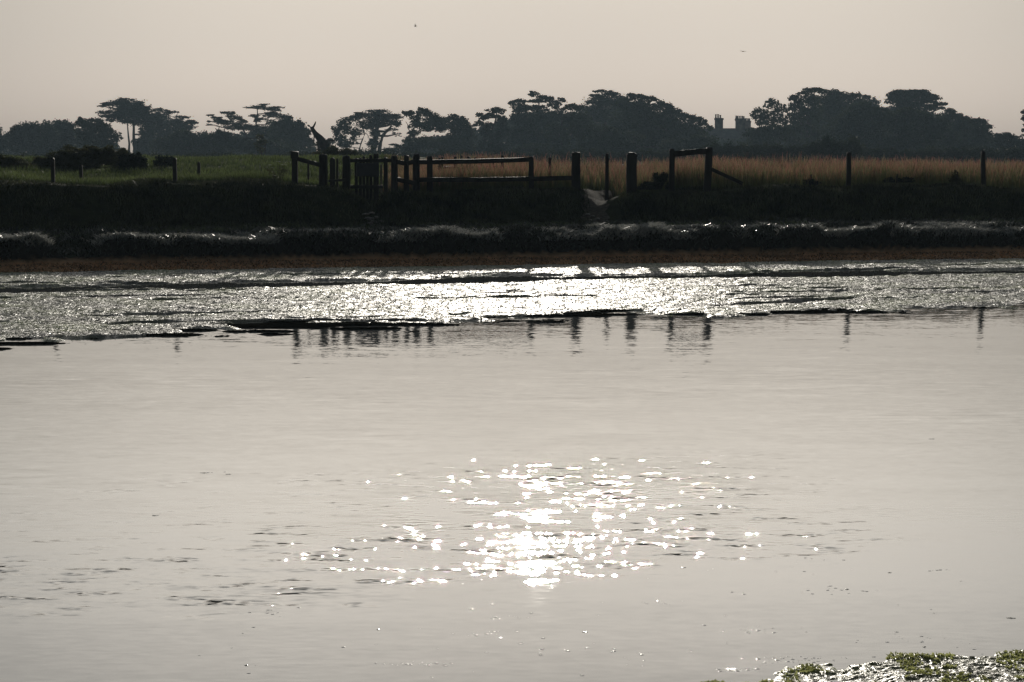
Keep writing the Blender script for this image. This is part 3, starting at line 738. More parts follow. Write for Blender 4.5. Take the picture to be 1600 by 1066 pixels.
# the far wood that closes the gaps behind the single trees
def far_wood():
    L = []
    top = [(-60, 214), (0, 208), (30, 204), (60, 198), (120, 203), (180, 220), (193, 236), (214, 236), (222, 202), (300, 210), (340, 208), (400, 203), (460, 202), (486, 226), (500, 236), (520, 232), (560, 240),
           (630, 238), (645, 210), (700, 208), (740, 200), (765, 194), (800, 176), (860, 172), (900, 174), (930, 158), (1000, 162), (1040, 176), (1090, 198), (1112, 214), (1168, 212), (1200, 204), (1250, 186),
           (1275, 160), (1340, 158), (1375, 162), (1400, 162), (1470, 174), (1520, 192), (1545, 208), (1560, 218), (1600, 226), (1680, 225)]
    tx = [a for a, b in top]; ty = [b for a, b in top]
    x = -55
    while x < 1680:
        w_ = random.uniform(9, 15); t = float(np.interp(x, tx, ty)) + 4 + random.uniform(-1.5, 2)
        y = t + w_ * .7
        while y < 250:
            L.append((x + random.uniform(-3, 3), y, w_, w_ * .8)); y += w_ * 1.0
        x += w_ * .9
    return L
V, q = leaf_cloud(far_wood(), 375, 'leaf', .8, 1.2)
tag(raw_mesh('distant_wood', V, q, M['leaf']), 'dark mass of distant woodland behind the single trees', 'wood', kind='stuff')

# clipped hedge before the house
def hedge(name, label, x0, x1, ytop, ybot, D, amp, depth_px=18, k=0.8, mat='leaf'):
    lobes = []
    x = x0
    while x < x1:
        w_ = random.uniform(9, 14)
        t = ytop(x) + random.uniform(-amp, amp)
        lobes.append((x, (t + ybot) / 2, w_, (ybot - t) / 2 + 1)); x += w_ * 0.9
    root = empty(name, (X((x0 + x1) / 2, D), D, gz_at(X((x0 + x1) / 2, D), D)), label, 'hedge')
    V, q = leaf_cloud(lobes, D, 'leaf', k, 1.0)
    raw_mesh('foliage', V, q, M[mat], root)
    for lb in lobes[::2]:
        TV, TQ = [], []
        a = P(lb[0], ybot, D); a.z = root.location.z - 0.2; b = P(lb[0] + random.uniform(-3, 3), lb[1], D)
        tube(TV, TQ, [a, a.lerp(b, .5), b], [0.06, 0.05, 0.02], 5)
        clean_quads(TV, TQ, 'stem', M['bark'], root)
hedge('hedge', 'long even topped hedge running below the chimneys to the right', 1108, 1262, lambda x: 224 + 0.012 * (x - 1108), 256, 190, 1.0)
hedge('hedge', 'bumpy bramble hedge at the foot of the right tree clump', 1262, 1345, lambda x: 216 + 5 * math.sin(x * 0.13), 256, 180, 2.0)
hedge('hedge', 'low dark hedge under the far right trees', 1345, 1640, lambda x: 232 + 2 * math.sin(x * 0.05), 256, 200, 1.5)
hedge('hedge', 'low dark hedge beyond the green pasture on the left', -60, 480, lambda x: 241 + 2 * math.sin(x * 0.05), 258, 195, 1.5)
hedge('hedge', 'low scrubby hedge behind the gates and the centre fence', 480, 1108, lambda x: 236 + 2 * math.sin(x * 0.04), 257, 205, 1.5)

# shrubs on the left pasture, nearer than the trees
def shrub(label, lobes, D, mat='leafo', k=1.0, group=None):
    lobes = lobes + [(a + random.uniform(-3, 3), b + 9, c * .95, d) for a, b, c, d in lobes] + [(a + random.uniform(-3, 3), b + 17, c * .9, d * .8) for a, b, c, d in lobes] if D > 55 else lobes
    T('shrub', label, 'shrub', lobes, D, None, 'leaf', mat, k, 0.9, group, tw=2.5)
shrub('low olive scrub at the left edge behind the bank', [(0, 252, 26, 12), (28, 256, 24, 9), (-20, 248, 22, 14)], 62)
shrub('dense brambly shrub with a grey green top left of the dark thorn bush', [(96, 246, 26, 9), (118, 240, 22, 9), (80, 254, 30, 8), (60, 250, 14, 6)], 64)
shrub('spreading thorn bush with a rounded brownish top under the lace-like tree', [(110, 236, 18, 8), (140, 238, 24, 11), (165, 236, 18, 8), (185, 240, 20, 8), (130, 250, 34, 8)], 65)
shrub('small blackish bush below the two bare cypress trunks', [(196, 247, 14, 8), (212, 246, 14, 8), (224, 249, 9, 6), (204, 254, 20, 5)], 63, 'leafd')
shrub('small blackish bush right of the bare cypress trunks', [(250, 247, 10, 5), (262, 249, 14, 6), (244, 253, 8, 4)], 66, 'leafd')
shrub('scruffy olive bush behind the leaning corner post and dead stump', [(520, 236, 14, 8), (540, 238, 14, 7), (500, 242, 16, 7), (556, 244, 12, 5)], 90)
shrub('low dark rush clump beside the short right hand post with a sloping top rail', [(1030, 282, 12, 12), (1016, 292, 16, 9), (1038, 276, 7, 9), (1046, 292, 8, 10), (1000, 297, 12, 6)], 51.2, 'leafd', 1.2)

shrub('small dark leafy clump in front of the meadow, left of the first lone meadow post', [(1262, 284, 12, 5), (1272, 286, 9, 4)], 52.6, 'leafd')
shrub('wide dark leafy clump in front of the meadow between the two lone meadow posts', [(1395, 284, 16, 6), (1418, 282, 14, 6), (1380, 287, 12, 4)], 53.2, 'leafd')
shrub('pale weedy plant in front of the meadow beside the post nearest the right edge', [(1494, 274, 7, 7, .6), (1490, 281, 10, 6), (1500, 284, 10, 5)], 53.4, 'leafo')

# dead stump tree with a forked top
def dead_tree():
    D = 140
    root = empty('dead_tree', (X(505, D), D, gz_at(X(505, D), D)), 'dead broken tree trunk with a forked top leaning left against the sky', 'tree')
    V, Q = [], []
    ps = D / F
    def tb(pts, rs): tube(V, Q, [P(a, b, D + d) for a, b, d in pts], [r * ps for r in rs], 8)
    tb([(508, 266, 0), (508, 240, 0), (507, 228, 0), (500, 217, 0), (492, 208, 0), (487, 200, 0), (483, 197, 0), (480.5, 195.5, 0)], [8, 8, 8.5, 6, 3.8, 2.8, 1.6, 1])
    clean_quads(V, Q, 'trunk', M['bark'], root)
    V, q = leaf_cloud([(512, 228, 9, 7), (506, 236, 12, 9), (520, 234, 9, 7), (499, 226, 5, 8, .6), (504, 218, 4, 4, .5)], D, 'leaf', .8, .8); raw_mesh('ivy', V, q, M['leaf'], root)
    for pts, rs in (([(488, 201, 0), (490.5, 197, 0.3), (492.5, 193, 0.5), (493, 190.5, 0.6)], [2.2, 1.5, 1.2, .8]),
                    ([(492, 206, 0), (491, 213, -.2), (490.5, 220, -.3), (489, 224, -.3)], [1.6, 1.3, 1.0, .5]),
                    ([(508, 222, 0), (514, 220, .3), (520, 220, .6), (525, 218, .8)], [3, 2, 1.1, .5]),
                    ([(500, 240, 0), (498, 232, -.2), (497, 222, -.2), (493, 213, -.1)], [2.2, 1.8, 1.4, .8])):
        V, Q = [], []; tb(pts, rs); clean_quads(V, Q, 'branch', M['bark'], root)
dead_tree()

# ------------------------------------------------------------------ house
def boxq(V, Q, c, s, rot=0.0, taper=1.0):
    st = len(V)
    for dz in (-1, 1):
        k = taper if dz > 0 else 1.0
        for dx, dy in ((-1, -1), (1, -1), (1, 1), (-1, 1)):
            x_ = dx * s[0] / 2 * k; y_ = dy * s[1] / 2 * k
            V.append((c[0] + x_ * math.cos(rot) - y_ * math.sin(rot), c[1] + x_ * math.sin(rot) + y_ * math.cos(rot), c[2] + dz * s[2] / 2))
    for f in ((0, 3, 2, 1), (4, 5, 6, 7), (0, 1, 5, 4), (1, 2, 6, 5), (2, 3, 7, 6), (3, 0, 4, 7)):
        Q.append(tuple(st + i for i in f))
def house():
    D = 400.0; ps = D / F
    g = gz_at(X(1145, D), D)
    root = empty('house', (X(1145, D), D, g), 'old house with tall chimney stacks rising between the trees', 'house')
    ridge = P(1140, 200.5, D).z; eave = ridge - 3.0
    x0, x1 = X(1096, D), X(1188, D)
    V, Q = [], []
    boxq(V, Q, ((x0 + x1) / 2, D, (g + eave) / 2), (x1 - x0 - 0.6, 8.0, eave - g)); clean_quads(V, Q, 'wall', M['brick'], root, False)
    # roof: prism with overhang
    V = []; Q = []
    for xx in (x0, x1):
        V += [(xx, D - 4.5, eave), (xx, D + 4.5, eave), (xx, D, ridge), (xx, D - 4.5, eave - .15), (xx, D + 4.5, eave - .15)]
    Q = [(0, 5, 7, 2), (1, 2, 7, 6), (3, 4, 9, 8), (0, 3, 8, 5), (1, 6, 9, 4)]
    V += [(x0, D, eave), (x1, D, eave)]
    Q += [(0, 2, 1, 1), (5, 6, 7, 7), (0, 1, 4, 3), (5, 8, 9, 6)]
    roof = clean_quads(V, Q, 'roof', M['slate'], root, False)
    def stack(px0, px1, ytop, pots, dy, pot_h):
        cx = X((px0 + px1) / 2, D + dy); ww = (px1 - px0) * ps
        top = P(0, ytop, D + dy).z; bot = ridge - 1.2
        V, Q = [], []
        boxq(V, Q, (cx, D + dy, (top - .35 + bot) / 2), (ww * 0.92, 1.1, top - .35 - bot)); boxq(V, Q, (cx, D + dy, top - .174), (ww * 1.04, 1.25, .35))
        st = clean_quads(V, Q, 'chimney', M['brick'], roof, False)
        for p_ in pots:
            V, Q = [], []; b = P(p_, ytop, D + dy)
            ph = pot_h * ps * random.uniform(0.85, 1.1)
            tube(V, Q, [b, b + Vector((0, 0, ph * .75)), b + Vector((0, 0, ph * .8)), b + Vector((0, 0, ph))], [.15, .12, .17, .16], 8)
            me_off = clean_quads(V, Q, 'chimney_pot', M['pot'], root, True)
            me_off.parent = roof
    stack(1115.3, 1128.5, 184.6, (1118.5, 1122, 1125.5), 0, 5.5)
    stack(1147.3, 1163.5, 185.4, (1150.3, 1152.8, 1156.2, 1159.6, 1162.2), 0, 4.2)
    stack(1163.5, 1171.5, 189.0, (1165.6, 1168.6, 1171), 1.6, 4.0)
    for i in range(4):
        for r_, zz in enumerate((g + 1.5, g + 4.0)):
            if zz + .8 > eave: continue
            cx = x0 + (x1 - x0) * (i + .6) / 4.3
            V, Q = [], []; boxq(V, Q, (cx, D - 4.02, zz), (1.0, .12, 1.5)); clean_quads(V, Q, 'window', M['glass'], root, False)
house()

# ------------------------------------------------------------------ fences and gates
def fence_D(px): # fence line runs parallel to the shore
    return (U_CREST + 0.55) / (1 - SL * (px - 800) / F)
def post_mesh(px, ytop, wpx, D, ybot=None, round_=False, lean=0.0, cap=False):
    ps = D / F
    V, Q = [], []
    top = P(px, ytop, D); g = gz_at(top.x, D) - 0.35
    bx = top.x - lean
    w_ = wpx * ps
    ns = 10 if round_ else 4
    levels = [(0, 1.04), (.3, 1.0), (.6, 1.0), (.85, .97), (.965, .95), (.99, .8), (1.0, .45)] if not cap else [(0, 1.0), (.5, .98), (.86, .96), (.861, 1.25), (.985, 1.22), (1.0, 1.05)]
    rings = []
    a0 = math.pi / 4 if not round_ else 0
    rr = w_ / 2 * (math.sqrt(2) if not round_ else 1.0)
    for i, (t, k_) in enumerate(levels):
        z_ = g + (top.z - g) * t; cx = bx + lean * t + random.uniform(-1, 1) * w_ * .02; st = len(V); rings.append(st)
        for j in range(ns):
            an = a0 + 2 * math.pi * j / ns
            jit = 1 + random.uniform(-.04, .04)
            V.append((cx + math.cos(an) * rr * k_ * jit, D + math.sin(an) * rr * k_ * jit, z_ + (random.uniform(-.012, .012) if i >= len(levels) - 2 else 0)))
    for i in range(len(levels) - 1):
        for j in range(ns):
            k_ = (j + 1) % ns; Q.append((rings[i] + j, rings[i] + k_, rings[i + 1] + k_, rings[i + 1] + j))
    c = len(V); V.append((bx + lean, D, top.z + .006))
    for j in range(ns): Q.append((rings[-1] + j, rings[-1] + (j + 1) % ns, c, c))
    return V, Q
def beam(a, b, hgt, thick, sag=0.0, n=8):
    """rail from a to b with slightly uneven edges"""
    V, Q = [], []
    a = Vector(a); b = Vector(b); d = (b - a).normalized(); side = Vector((-d.y, d.x, 0)).normalized() * thick / 2
    up = d.cross(side).normalized() * hgt / 2
    if up.z < 0: up = -up
    for i in range(n + 1):
        t = i / n; c = a.lerp(b, t) - Vector((0, 0, sag * 4 * t * (1 - t)))
        j = [Vector((0, 0, random.uniform(-1, 1) * hgt * .04)) for _ in range(4)]
        ch = 0.82
        ring = [c - side - up * ch, c - side * ch - up, c + side * ch - up, c + side - up * ch, c + side + up * ch, c + side * ch + up, c - side * ch + up, c - side + up * ch]
        for m_, r_ in enumerate(ring): V.append(tuple(r_ + j[m_ // 2]))
    for i in range(n):
        for j_ in range(8):
            k_ = (j_ + 1) % 8; Q.append((i * 8 + j_, i * 8 + k_, i * 8 + 8 + k_, i * 8 + 8 + j_))
    for base in (0, n * 8):
        c = len(V); V.append(tuple(sum((Vector(V[base + j_]) for j_ in range(8)), Vector()) / 8))
        for j_ in range(8): Q.append((base + j_, base + (j_ + 1) % 8, c, c))
    return V, Q
def root_at(name, px, D, label, cat, group=None):
    return empty(name, (X(px, D), D, gz_at(X(px, D), D)), label, cat, group)
def add_post(root, px, ytop, wpx, dD=0.0, name='post', **kw):
    D = fence_D(px) + dD
    V, Q = post_mesh(px, ytop, wpx, D, **kw)
    return clean_quads(V, Q, name, M['wood'], root, False)
def add_rail(root, p0, p1, hpx, dD=-0.09, name='rail', thick=0.05, d0=None, d1=None, sag=0.0):
    D0 = (fence_D(p0[0]) if d0 is None else d0) + dD; D1 = (fence_D(p1[0]) if d1 is None else d1) + dD
    V, Q = beam(P(p0[0], p0[1], D0), P(p1[0], p1[1], D1), hpx * (D0 + D1) / 2 / F, thick, sag)
    return clean_quads(V, Q, name, M['wood'], root, False)

# corner fence left
r = root_at('wooden_fence', 461, fence_D(461), 'short fence of a capped square post and a sloping rail at the left end', 'fence')
add_post(r, 460.5, 237, 9.5, cap=True)
add_post(r, 505, 241.5, 14, round_=True)
add_rail(r, (464, 248), (500, 258), 6.5, dD=-0.16)
# picket gate with its posts
r = root_at('picket_gate', 575, fence_D(575), 'closed picket gate of uneven upright boards with a dark panel above rubble', 'gate')
add_post(r, 519.5, 247, 8.5, name='gate_post')
add_post(r, 541, 243.5, 13, name='gate_post', round_=True)
add_post(r, 616, 243.5, 11, name='gate_post', round_=True)
add_post(r, 602.5, 246, 6.5, name='gate_post')
add_rail(r, (513, 283), (541, 281), 4.0, dD=-.1, name='crossbar')
add_rail(r, (547, 251), (612, 251), 5.5, dD=-.07, name='crossbar')
add_rail(r, (547, 292), (598, 292), 5.5, dD=-.07, name='crossbar')
for px, yt, wp in ((527, 248, 3.5), (556.5, 247, 5), (563, 246, 5), (568.5, 244.5, 4.6), (574, 247, 4.6), (579.5, 242.5, 5), (586, 240.5, 5.4), (590, 240, 3.4)):
    add_post(r, px, yt, wp, name='picket', dD=0.0)
V, Q = beam(P(557, 265.5, fence_D(557) - .16), P(592, 265.5, fence_D(592) - .16), 20 * fence_D(575) / F, 0.03, n=3)
clean_quads(V, Q, 'panel', M['board'], r, False)
M['pale'] = noise_color('pale_wood', [(0.3, (0.16, 0.15, 0.12)), (0.7, (0.26, 0.24, 0.20))], 6, 0.6, 0.004, 60, 0.3)
V, Q = post_mesh(595.5, 257, 3.2, fence_D(595) + 0.15); tag(clean_quads(V, Q, 'picket', M['pale'], r, False), 'pale narrow stake')
# post and rail fence, centre
r = root_at('wooden_fence', 780, fence_D(780), 'long two rail wooden fence joining the picket gate to the tall post by the gap', 'fence')
for px, yt, wp, rd in ((635, 242.5, 8, False), (650.5, 240.5, 11.5, True), (671.5, 244, 9, False), (830, 245, 8, False), (900, 237.5, 14, False)):
    add_post(r, px, yt, wp, round_=rd)
add_rail(r, (618, 253), (634, 255.5), 7); add_rail(r, (636, 255.5), (648, 252.5), 7)
add_rail(r, (620, 280.5), (648, 286.5), 7)
add_rail(r, (654, 253.5), (826, 249.5), 7.2, sag=0.01); add_rail(r, (654, 281), (896, 278), 7.0, sag=0.015)
# standing behind: low paling fence
r = root_at('low_fence', 735, 55, 'low row of thin palings seen through the rails of the long fence', 'fence')
for px, yt, wp in ((687, 247, 4), (691, 245, 3), (711.5, 245, 5), (721, 243.5, 4), (732.5, 245, 7), (743, 246, 5), (753, 246.5, 3.5), (770, 248, 3), (785, 243, 5)):
    V, Q = post_mesh(px, yt, wp, 55.0); clean_quads(V, Q, 'paling', M['wood'], r, False)
V, Q = beam(P(684, 262, 54.93), P(788, 261, 54.93), 0.06, 0.04); clean_quads(V, Q, 'rail', M['wood'], r, False)
# right gate frame
r = root_at('wooden_fence', 1078, fence_D(1078), 'two tall posts joined by one top rail with a sloping brace on the right', 'fence')
add_post(r, 1050, 233, 8.5); add_post(r, 1108, 230, 11, lean=0.05)
add_rail(r, (1052, 241), (1104, 236.5), 8.5, sag=-0.01)
add_rail(r, (1110, 264), (1160, 287), 5.5, name='brace')
# single posts
def lone(px, yt, wp, label, D=None, **kw):
    D = D or fence_D(px)
    V, Q = post_mesh(px, yt, wp, D, **kw)
    r = root_at('fence_post', px, D, label, 'post', 'single posts along the bank')
    clean_quads(V, Q, 'post', M['wood'], r, False)
lone(948.5, 240, 5.5, 'thin post standing in the path between the two thick posts', 51.5)
lone(987, 238.5, 16, 'thickest square post, on the right side of the gap in the bank')
lone(859, 246, 4.5, 'slender stake right behind the lower rail left of the gap', 53)
lone(1326.5, 238, 7, 'lone post in the reddish meadow, left of two on the right')
lone(1536, 236, 6.5, 'lone post in the reddish meadow nearest the right edge', lean=-0.03)
lone(273, 247, 6, 'dark post standing clear in the green pasture on the left')
lone(310.5, 253, 4.5, 'short thin post just right of the dark post in the green pasture', 52)
lone(82.5, 247.5, 5.5, 'post in front of the brambly shrub near the left edge')
lone(126.5, 258, 5, 'short stump post under the spreading thorn bush on the left', 52)
lone(481.5, 250, 3, 'very thin stake under the sloping rail of the left fence', 50.5)

# ------------------------------------------------------------------ rubble stones, flowers, birds
def rock(px, py, D, w_, h_, label, group):
    c = P(px, py, D); z = max(gz_at(c.x, D) + h_ * .25, c.z)
    V, Q = [], []
    nr, ns = 5, 8
    seed = random.random() * 50
    for i in range(nr):
        ph = math.pi * (i + .5) / nr
        for j in range(ns):
            th = 2 * math.pi * j / ns
            rr = 1 + 0.35 * (float(vnoise(np.array([math.cos(th) * 1.3 + seed]), np.array([math.sin(th) * 1.3 + ph * 1.7]))[0]) - .5)
            V.append((c.x + math.sin(ph) * math.cos(th) * w_ / 2 * rr, D + math.sin(ph) * math.sin(th) * w_ * .4 * rr, z + max(-.6, math.cos(ph)) * h_ / 2 * rr))
    for i in range(nr - 1):
        for j in range(ns): Q.append((i * ns + j, (i + 1) * ns + j, (i + 1) * ns + (j + 1) % ns, i * ns + (j + 1) % ns))
    for b in (0, (nr - 1) * ns):
        k_ = len(V); V.append(tuple(np.mean(np.array(V[b:b + ns]), 0)))
        for j in range(ns): Q.append((b + j, b + (j + 1) % ns, k_, k_))
    o = clean_quads(V, Q, 'stone', M['stone'], None, True)
    # put the origin at the stone
    tag(o, label, 'stone', group)
for px, py, dd, ww, hh, lab in ((572, 335, .7, .16, .05, 'flat stone at the upper left of the rubble below the picket gate'), (581, 333, .7, .14, .05, 'flat stone at the top of the rubble below the picket gate'),
        (575, 341, .45, .15, .05, 'small stone on the left side of the rubble, second row from the top'), (580, 343, .4, .16, .08, 'bright plump stone in the middle of the rubble below the picket gate'),
        (588, 340, .5, .12, .06, 'stone at the upper right of the rubble below the picket gate'), (584, 347, .25, .14, .07, 'stone just under the plump middle stone of the rubble'),
        (590, 349, .2, .13, .06, 'stone right of the centre of the rubble, third row from the top'), (596, 346, .3, .12, .06, 'rightmost stone of the rubble below the picket gate'),
        (578, 349, .2, .12, .05, 'stone at the lower left of the rubble below the picket gate'), (592, 353, .05, .15, .05, 'lowest stone on the right of the rubble below the picket gate'),
        (584, 353, .05, .13, .05, 'lowest stone in the middle of the rubble below the picket gate')):
    D = (U_FOOT + dd) + SL * X(px, 46.5)
    rock(px, py, D, ww, hh, lab, 'rubble stones below the picket gate')
for px, py, lab in ((918, 335, 'highest pale stone on the trodden path'), (926, 338, 'second highest pale stone on the trodden path'), (922, 344, 'pale stone at the left side of the trodden path'),
        (934, 342, 'pale stone in the middle of the trodden path'), (941, 349, 'lowest pale stone on the right of the trodden path'), (930, 349, 'lowest pale stone on the left of the trodden path')):
    D = U_FOOT + (350 - py) * 0.06 + SL * X(px, 46.5)
    rock(px, py, D, .10, .04, lab, 'stones on the path')

def flower_plant():
    D = 50.0
    r = root_at('flowering_plant', 432, D, 'weedy plant with flat white flower heads left of the capped post', 'plant')
    V, Q = [], []
    heads = [(422, 257.5, 3.2), (432.5, 252.5, 1.4), (437, 252.5, 2.0), (441, 257.5, 2.6), (446, 257.5, 1.8), (425, 262, 1.6)]
    for hx, hy, s in heads:
        a = P(434 + (hx - 434) * .3, 290, D); a.z = gz_at(a.x, D) - .05; b = P(hx, hy, D)
        tube(V, Q, [a, a.lerp(b, .5) + Vector((.02, 0, .03)), b], [.008, .006, .004], 5)
    clean_quads(V, Q, 'stem', M['leafo'], r)
    for hx, hy, s in heads:
        V, Q = [], []; c = P(hx, hy, D); rad = s * D / F
        for _ in range(26):
            a = random.uniform(0, 6.28); q_ = rad * math.sqrt(random.random()); e = rad * .22
            p = c + Vector((math.cos(a) * q_, math.sin(a) * q_, random.uniform(-.3, .3) * rad * .4 - q_ * .15))
            st = len(V); V += [tuple(p + Vector((-e, 0, 0))), tuple(p + Vector((0, -e, e * .5))), tuple(p + Vector((e, 0, 0))), tuple(p + Vector((0, e, e * .5)))]
            Q.append((st, st + 1, st + 2, st + 3))
        clean_quads(V, Q, 'flower_head', M['flower'], r)
    V, q = leaf_cloud([(426, 268, 9, 6, .3), (440, 267, 9, 7, .3), (433, 276, 12, 6, .4)], D, 'leaf', .5, .9)
    raw_mesh('leaves', V, q, M['leafo'], r)
flower_plant()

def bird(px, py, D, span, label, bank, flap, heading):
    c = P(px, py, D)
    r = empty('bird', c, label, 'bird', 'birds in the sky')
    R = Matrix.Rotation(heading, 3, 'Z') @ Matrix.Rotation(bank, 3, 'Y')
    V, Q = [], []
    L = span * .5
    pts = [(-.5, .012), (-.38, .05), (-.2, .11), (0, .15), (.2, .13), (.34, .09), (.42, .085), (.5, .04), (.56, .008)]
    tube(V, Q, [Vector((0, a * L, 0.0)) for a, b in pts], [b * L for a, b in pts], 8)
    st = len(V); V += [(-.03 * L, -.4 * L, 0), (.03 * L, -.4 * L, 0), (.17 * L, -.85 * L, .01), (0, -.7 * L, .012), (-.17 * L, -.85 * L, .01)]
    Q += [(st, st + 1, st + 2, st + 3), (st, st + 3, st + 4, st + 4)]
    V = [tuple(c + R @ Vector(v)) for v in V]
    clean_quads(V, Q, 'body', M['bird'], r)
    for s in (-1, 1):
        prof = [(0, .20, -.16), (.12, .22, -.15), (.28, .24, -.08), (.42, .12, -.10), (.5, -.08, -.14)]
        V, Q = [], []
        for i, (a, le, te) in enumerate(prof):
            zz = math.sin(flap) * a * span; xx = s * math.cos(flap) * a * span
            V += [(xx, le * L, zz + .004), (xx, te * L, zz + .004), (xx, te * L, zz - .004), (xx, le * L, zz - .008)]
        for i in range(len(prof) - 1):
            for j in range(4): Q.append((i * 4 + j, i * 4 + (j + 1) % 4, i * 4 + 4 + (j + 1) % 4, i * 4 + 4 + j))
        Q.append((16, 17, 18, 19))
        V = [tuple(c + R @ Vector(v)) for v in V]
        clean_quads(V, Q, 'wing', M['bird'], r)
bird(649, 41.3, 120, .27, 'tiny dark bird with raised wings, the higher one left of centre', 0.5, 0.9, 1.1)
bird(1161, 80.5, 110, .29, 'tiny dark bird with level wings, the lower one right of centre', 0.1, 0.12, 0.3)

# ------------------------------------------------------------------ floating scraps and bubbles on the near water
def on_water(px, py):
    dx = px - 800.0; dy = 533.0 - py
    dz = -F * SP + dy * CP
    k_ = -CAMZ / dz
    return Vector((dx * k_, (F * CP + dy * SP) * k_, 0))
def scrap(px, py, lpx, label):
    c = on_water(px, py); ps = c.y / F
    L = lpx * ps
    V, Q = [], []
    n_ = 9
    for i in range(n_):
        t = i / (n_ - 1) - .5; wd = (L * .16 + .006) * (1 - (2 * t) ** 2) ** .5 * random.uniform(.7, 1.2) + .002
        y0_ = math.sin(t * 5 + px) * L * .08
        V += [(c.x + t * L, c.y + y0_ - wd, .0005), (c.x + t * L, c.y + y0_, .0015 + .003 * random.random() * (1 - abs(2 * t))), (c.x + t * L, c.y + y0_ + wd, .0005)]
    for i in range(n_ - 1):
        for j in range(2): Q.append((i * 3 + j, i * 3 + 3 + j, i * 3 + 4 + j, i * 3 + 1 + j))
    tag(clean_quads(V, Q, 'floating_weed', M['scrap'], None, True), label, 'weed', 'scraps of weed floating on the water')
for px, py, l_, lab in ((1580, 966, 15, 'largest dark weed scrap floating near the right edge'), (914, 988, 9, 'dark weed scrap floating below the glitter, low centre'),
        (357, 741, 9, 'weed scrap floating on the far left water, right one of a close pair'), (318, 739, 12, 'weed scrap floating on the far left water, left one of a close pair'),
        (241, 806, 7, 'lone weed speck floating left of the glitter'), (591, 984, 5, 'small brown weed speck floating low and left of centre'),
        (385, 1040, 6, 'weed speck floating nearest the lower left corner'), (1003, 1023, 7, 'weed scrap floating left of the near green weed bed'),
        (1456, 686, 9, 'thin weed scrap floating far out on the right'), (1068, 887, 8, 'weed scrap floating at the lower right rim of the glitter'),
        (1323, 921, 7, 'small dark weed scrap floating above the near green weed bed'), (1444, 1011, 6, 'small dark weed scrap just off the top edge of the near weed bed'),
        (1390, 895, 6, 'faint weed speck floating in the calm right water')):
    scrap(px, py, l_, lab)

def bubbles():
    V, Q = [], []
    spots = []
    for _ in range(60): spots.append((random.uniform(300, 1590), random.uniform(900, 1060)))
    for cx, cy, sx, sy, n_ in ((1250, 1030, 60, 6, 60), (1200, 985, 50, 8, 16), (1310, 922, 40, 8, 18), (755, 992, 40, 6, 14), (660, 1038, 50, 3, 26), (1470, 1000, 70, 14, 18),
                               (1150, 1046, 30, 3, 40), (780, 965, 30, 2, 10), (1040, 943, 40, 4, 8), (1240, 880, 90, 20, 16), (420, 958, 20, 6, 8), (900, 1020, 120, 14, 16), (245, 805, 6, 1.5, 5), (325, 738, 14, 1.2, 8), (1460, 891, 22, 1.2, 10)):
        for _ in range(n_): spots.append((random.gauss(cx, sx * .6), random.gauss(cy, sy * .6)))
    for px, py in spots:
        if py > 1062: continue
        c = on_water(px, py); r_ = random.choice([.004, .005, .007, .011])
        st = len(V)
        for i in range(4):
            rr = (1.0, .8, .55, .28)[i]; hh = 1 - rr * rr
            for j in range(8):
                th = 2 * math.pi * j / 8
                V.append((c.x + math.cos(th) * r_ * rr, c.y + math.sin(th) * r_ * rr, hh * r_ * .16 - .0002))
        for i in range(3):
            for j in range(8): Q.append((st + i * 8 + j, st + i * 8 + (j + 1) % 8, st + i * 8 + 8 + (j + 1) % 8, st + i * 8 + 8 + j))
        k_ = len(V); V.append((c.x, c.y, r_ * .16 - .0002))
        for j in range(8): Q.append((st + 24 + j, st + 24 + (j + 1) % 8, k_, k_))
    tag(clean_quads(V, Q, 'foam_bubbles', M['foam'], None, True), 'scattered tiny foam bubbles floating on the near water', 'foam', kind='stuff')
bubbles()

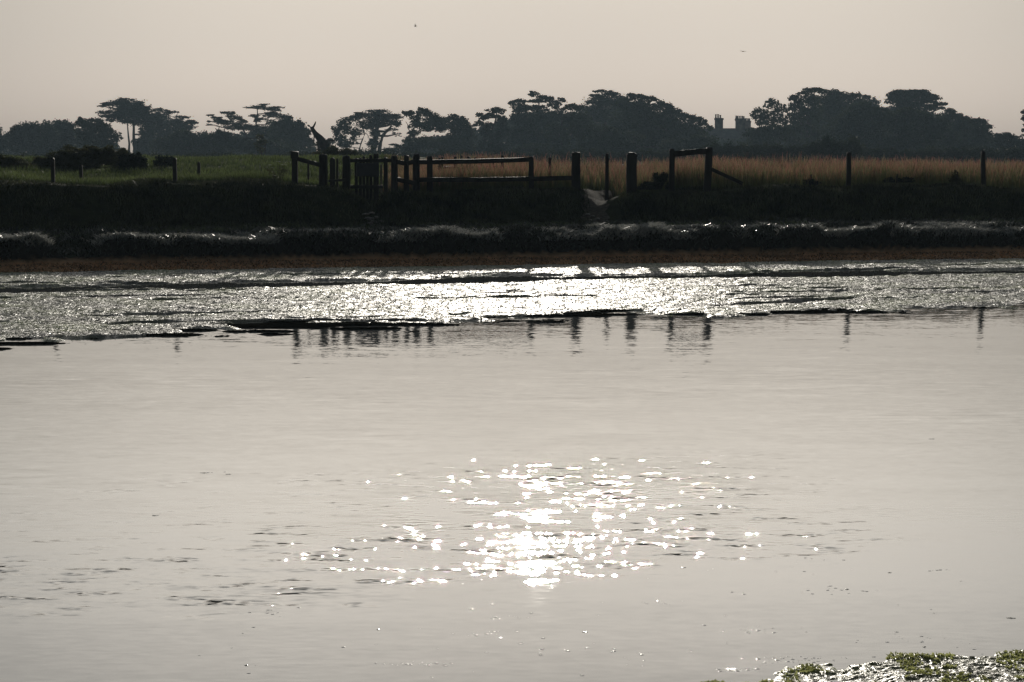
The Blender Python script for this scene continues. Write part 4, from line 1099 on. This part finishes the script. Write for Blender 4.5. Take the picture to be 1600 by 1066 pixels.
# near bed of green weed in the lower right corner
M['nearweed'] = weed_material('near_weed', 0.28, 0.5, 6.0, (0.20, 0.22, 0.07), (0.45, 0.52, 0.16), 3.5)
def near_weed():
    xs = np.arange(0.7, 3.4, 0.009); ys = np.arange(8.2, 9.75, 0.009)
    x, y, q = tensor_grid(xs, ys)
    ex = [0.7] + [X(p, 9.3) for p in (1160, 1190, 1260, 1330, 1380, 1400, 1440, 1600)] + [3.4]
    ey = [8.7, 8.80, 9.00, 9.12, 9.10, 9.15, 9.28, 9.33, 9.36, 9.42]
    d = np.interp(x, ex, ey) - y
    big = fbm(x * 4, y * 2.5, 3, 301) - .5; med = fbm(x * 14, y * 14, 3, 311) - .5; fine = fbm(x * 45, y * 45, 2, 321) - .5
    h = 0.008 + big * .018 + med * .007 + fine * .012
    h = h - 0.05 * sstep(.06, -.05, d + big * .35 + med * .1)
    V = np.stack([x, y, h], -1)
    keep = (h[q] > -.004).any(1); q = q[keep]
    used = np.unique(q); re = np.zeros(len(x), int); re[used] = np.arange(len(used))
    return V[used], re[q]
V_, q_ = near_weed()
pick = V_[RNG.integers(0, len(V_), 42000)]; pick = pick[(pick[:, 2] > 0.006)]; pick = pick[fbm(pick[:, 0] * 7, pick[:, 1] * 5, 2, 331) > 0.44]
nf = len(pick)
o = blades('weed_bed_fronds', pick[:, 0] + RNG.uniform(-.01, .01, nf), pick[:, 1] + RNG.uniform(-.01, .01, nf), pick[:, 2] - 0.002, RNG.uniform(0.003, 0.011, nf), 0.010, 1.8, M['nearfrond'])
tag(o, 'bright green upturned fronds in the near right weed bed', 'weed', kind='stuff')
tag(raw_mesh('weed_bed', V_, q_, M['nearweed'], smooth=True), 'glistening bright green weed bed in the near right corner of the water', 'weed', kind='stuff')

# ------------------------------------------------------------------ haze
HAZE = 0.00023
if HAZE:
    V, Q = [], []
    boxq(V, Q, (0, 235, 14), (900, 610, 31))
    hz = clean_quads(V, Q, 'haze', None, None, False) if False else None
    me = bpy.data.meshes.new('haze'); me.from_pydata(V, [], Q); me.update()
    hz = bpy.data.objects.new('haze', me); COL.objects.link(hz)
    hm = bpy.data.materials.new('haze'); hm.use_nodes = True; hn = hm.node_tree.nodes; hn.clear()
    ho = hn.new('ShaderNodeOutputMaterial'); pv = hn.new('ShaderNodeVolumePrincipled')
    pv.inputs['Color'].default_value = (0.6, 0.82, 1.0, 1); pv.inputs['Density'].default_value = HAZE; pv.inputs['Anisotropy'].default_value = 0.4
    hm.node_tree.links.new(pv.outputs[0], ho.inputs['Volume'])
    me.materials.append(hm); tag(hz, kind='stuff', label='thin pale haze softening the far trees', cat='haze')
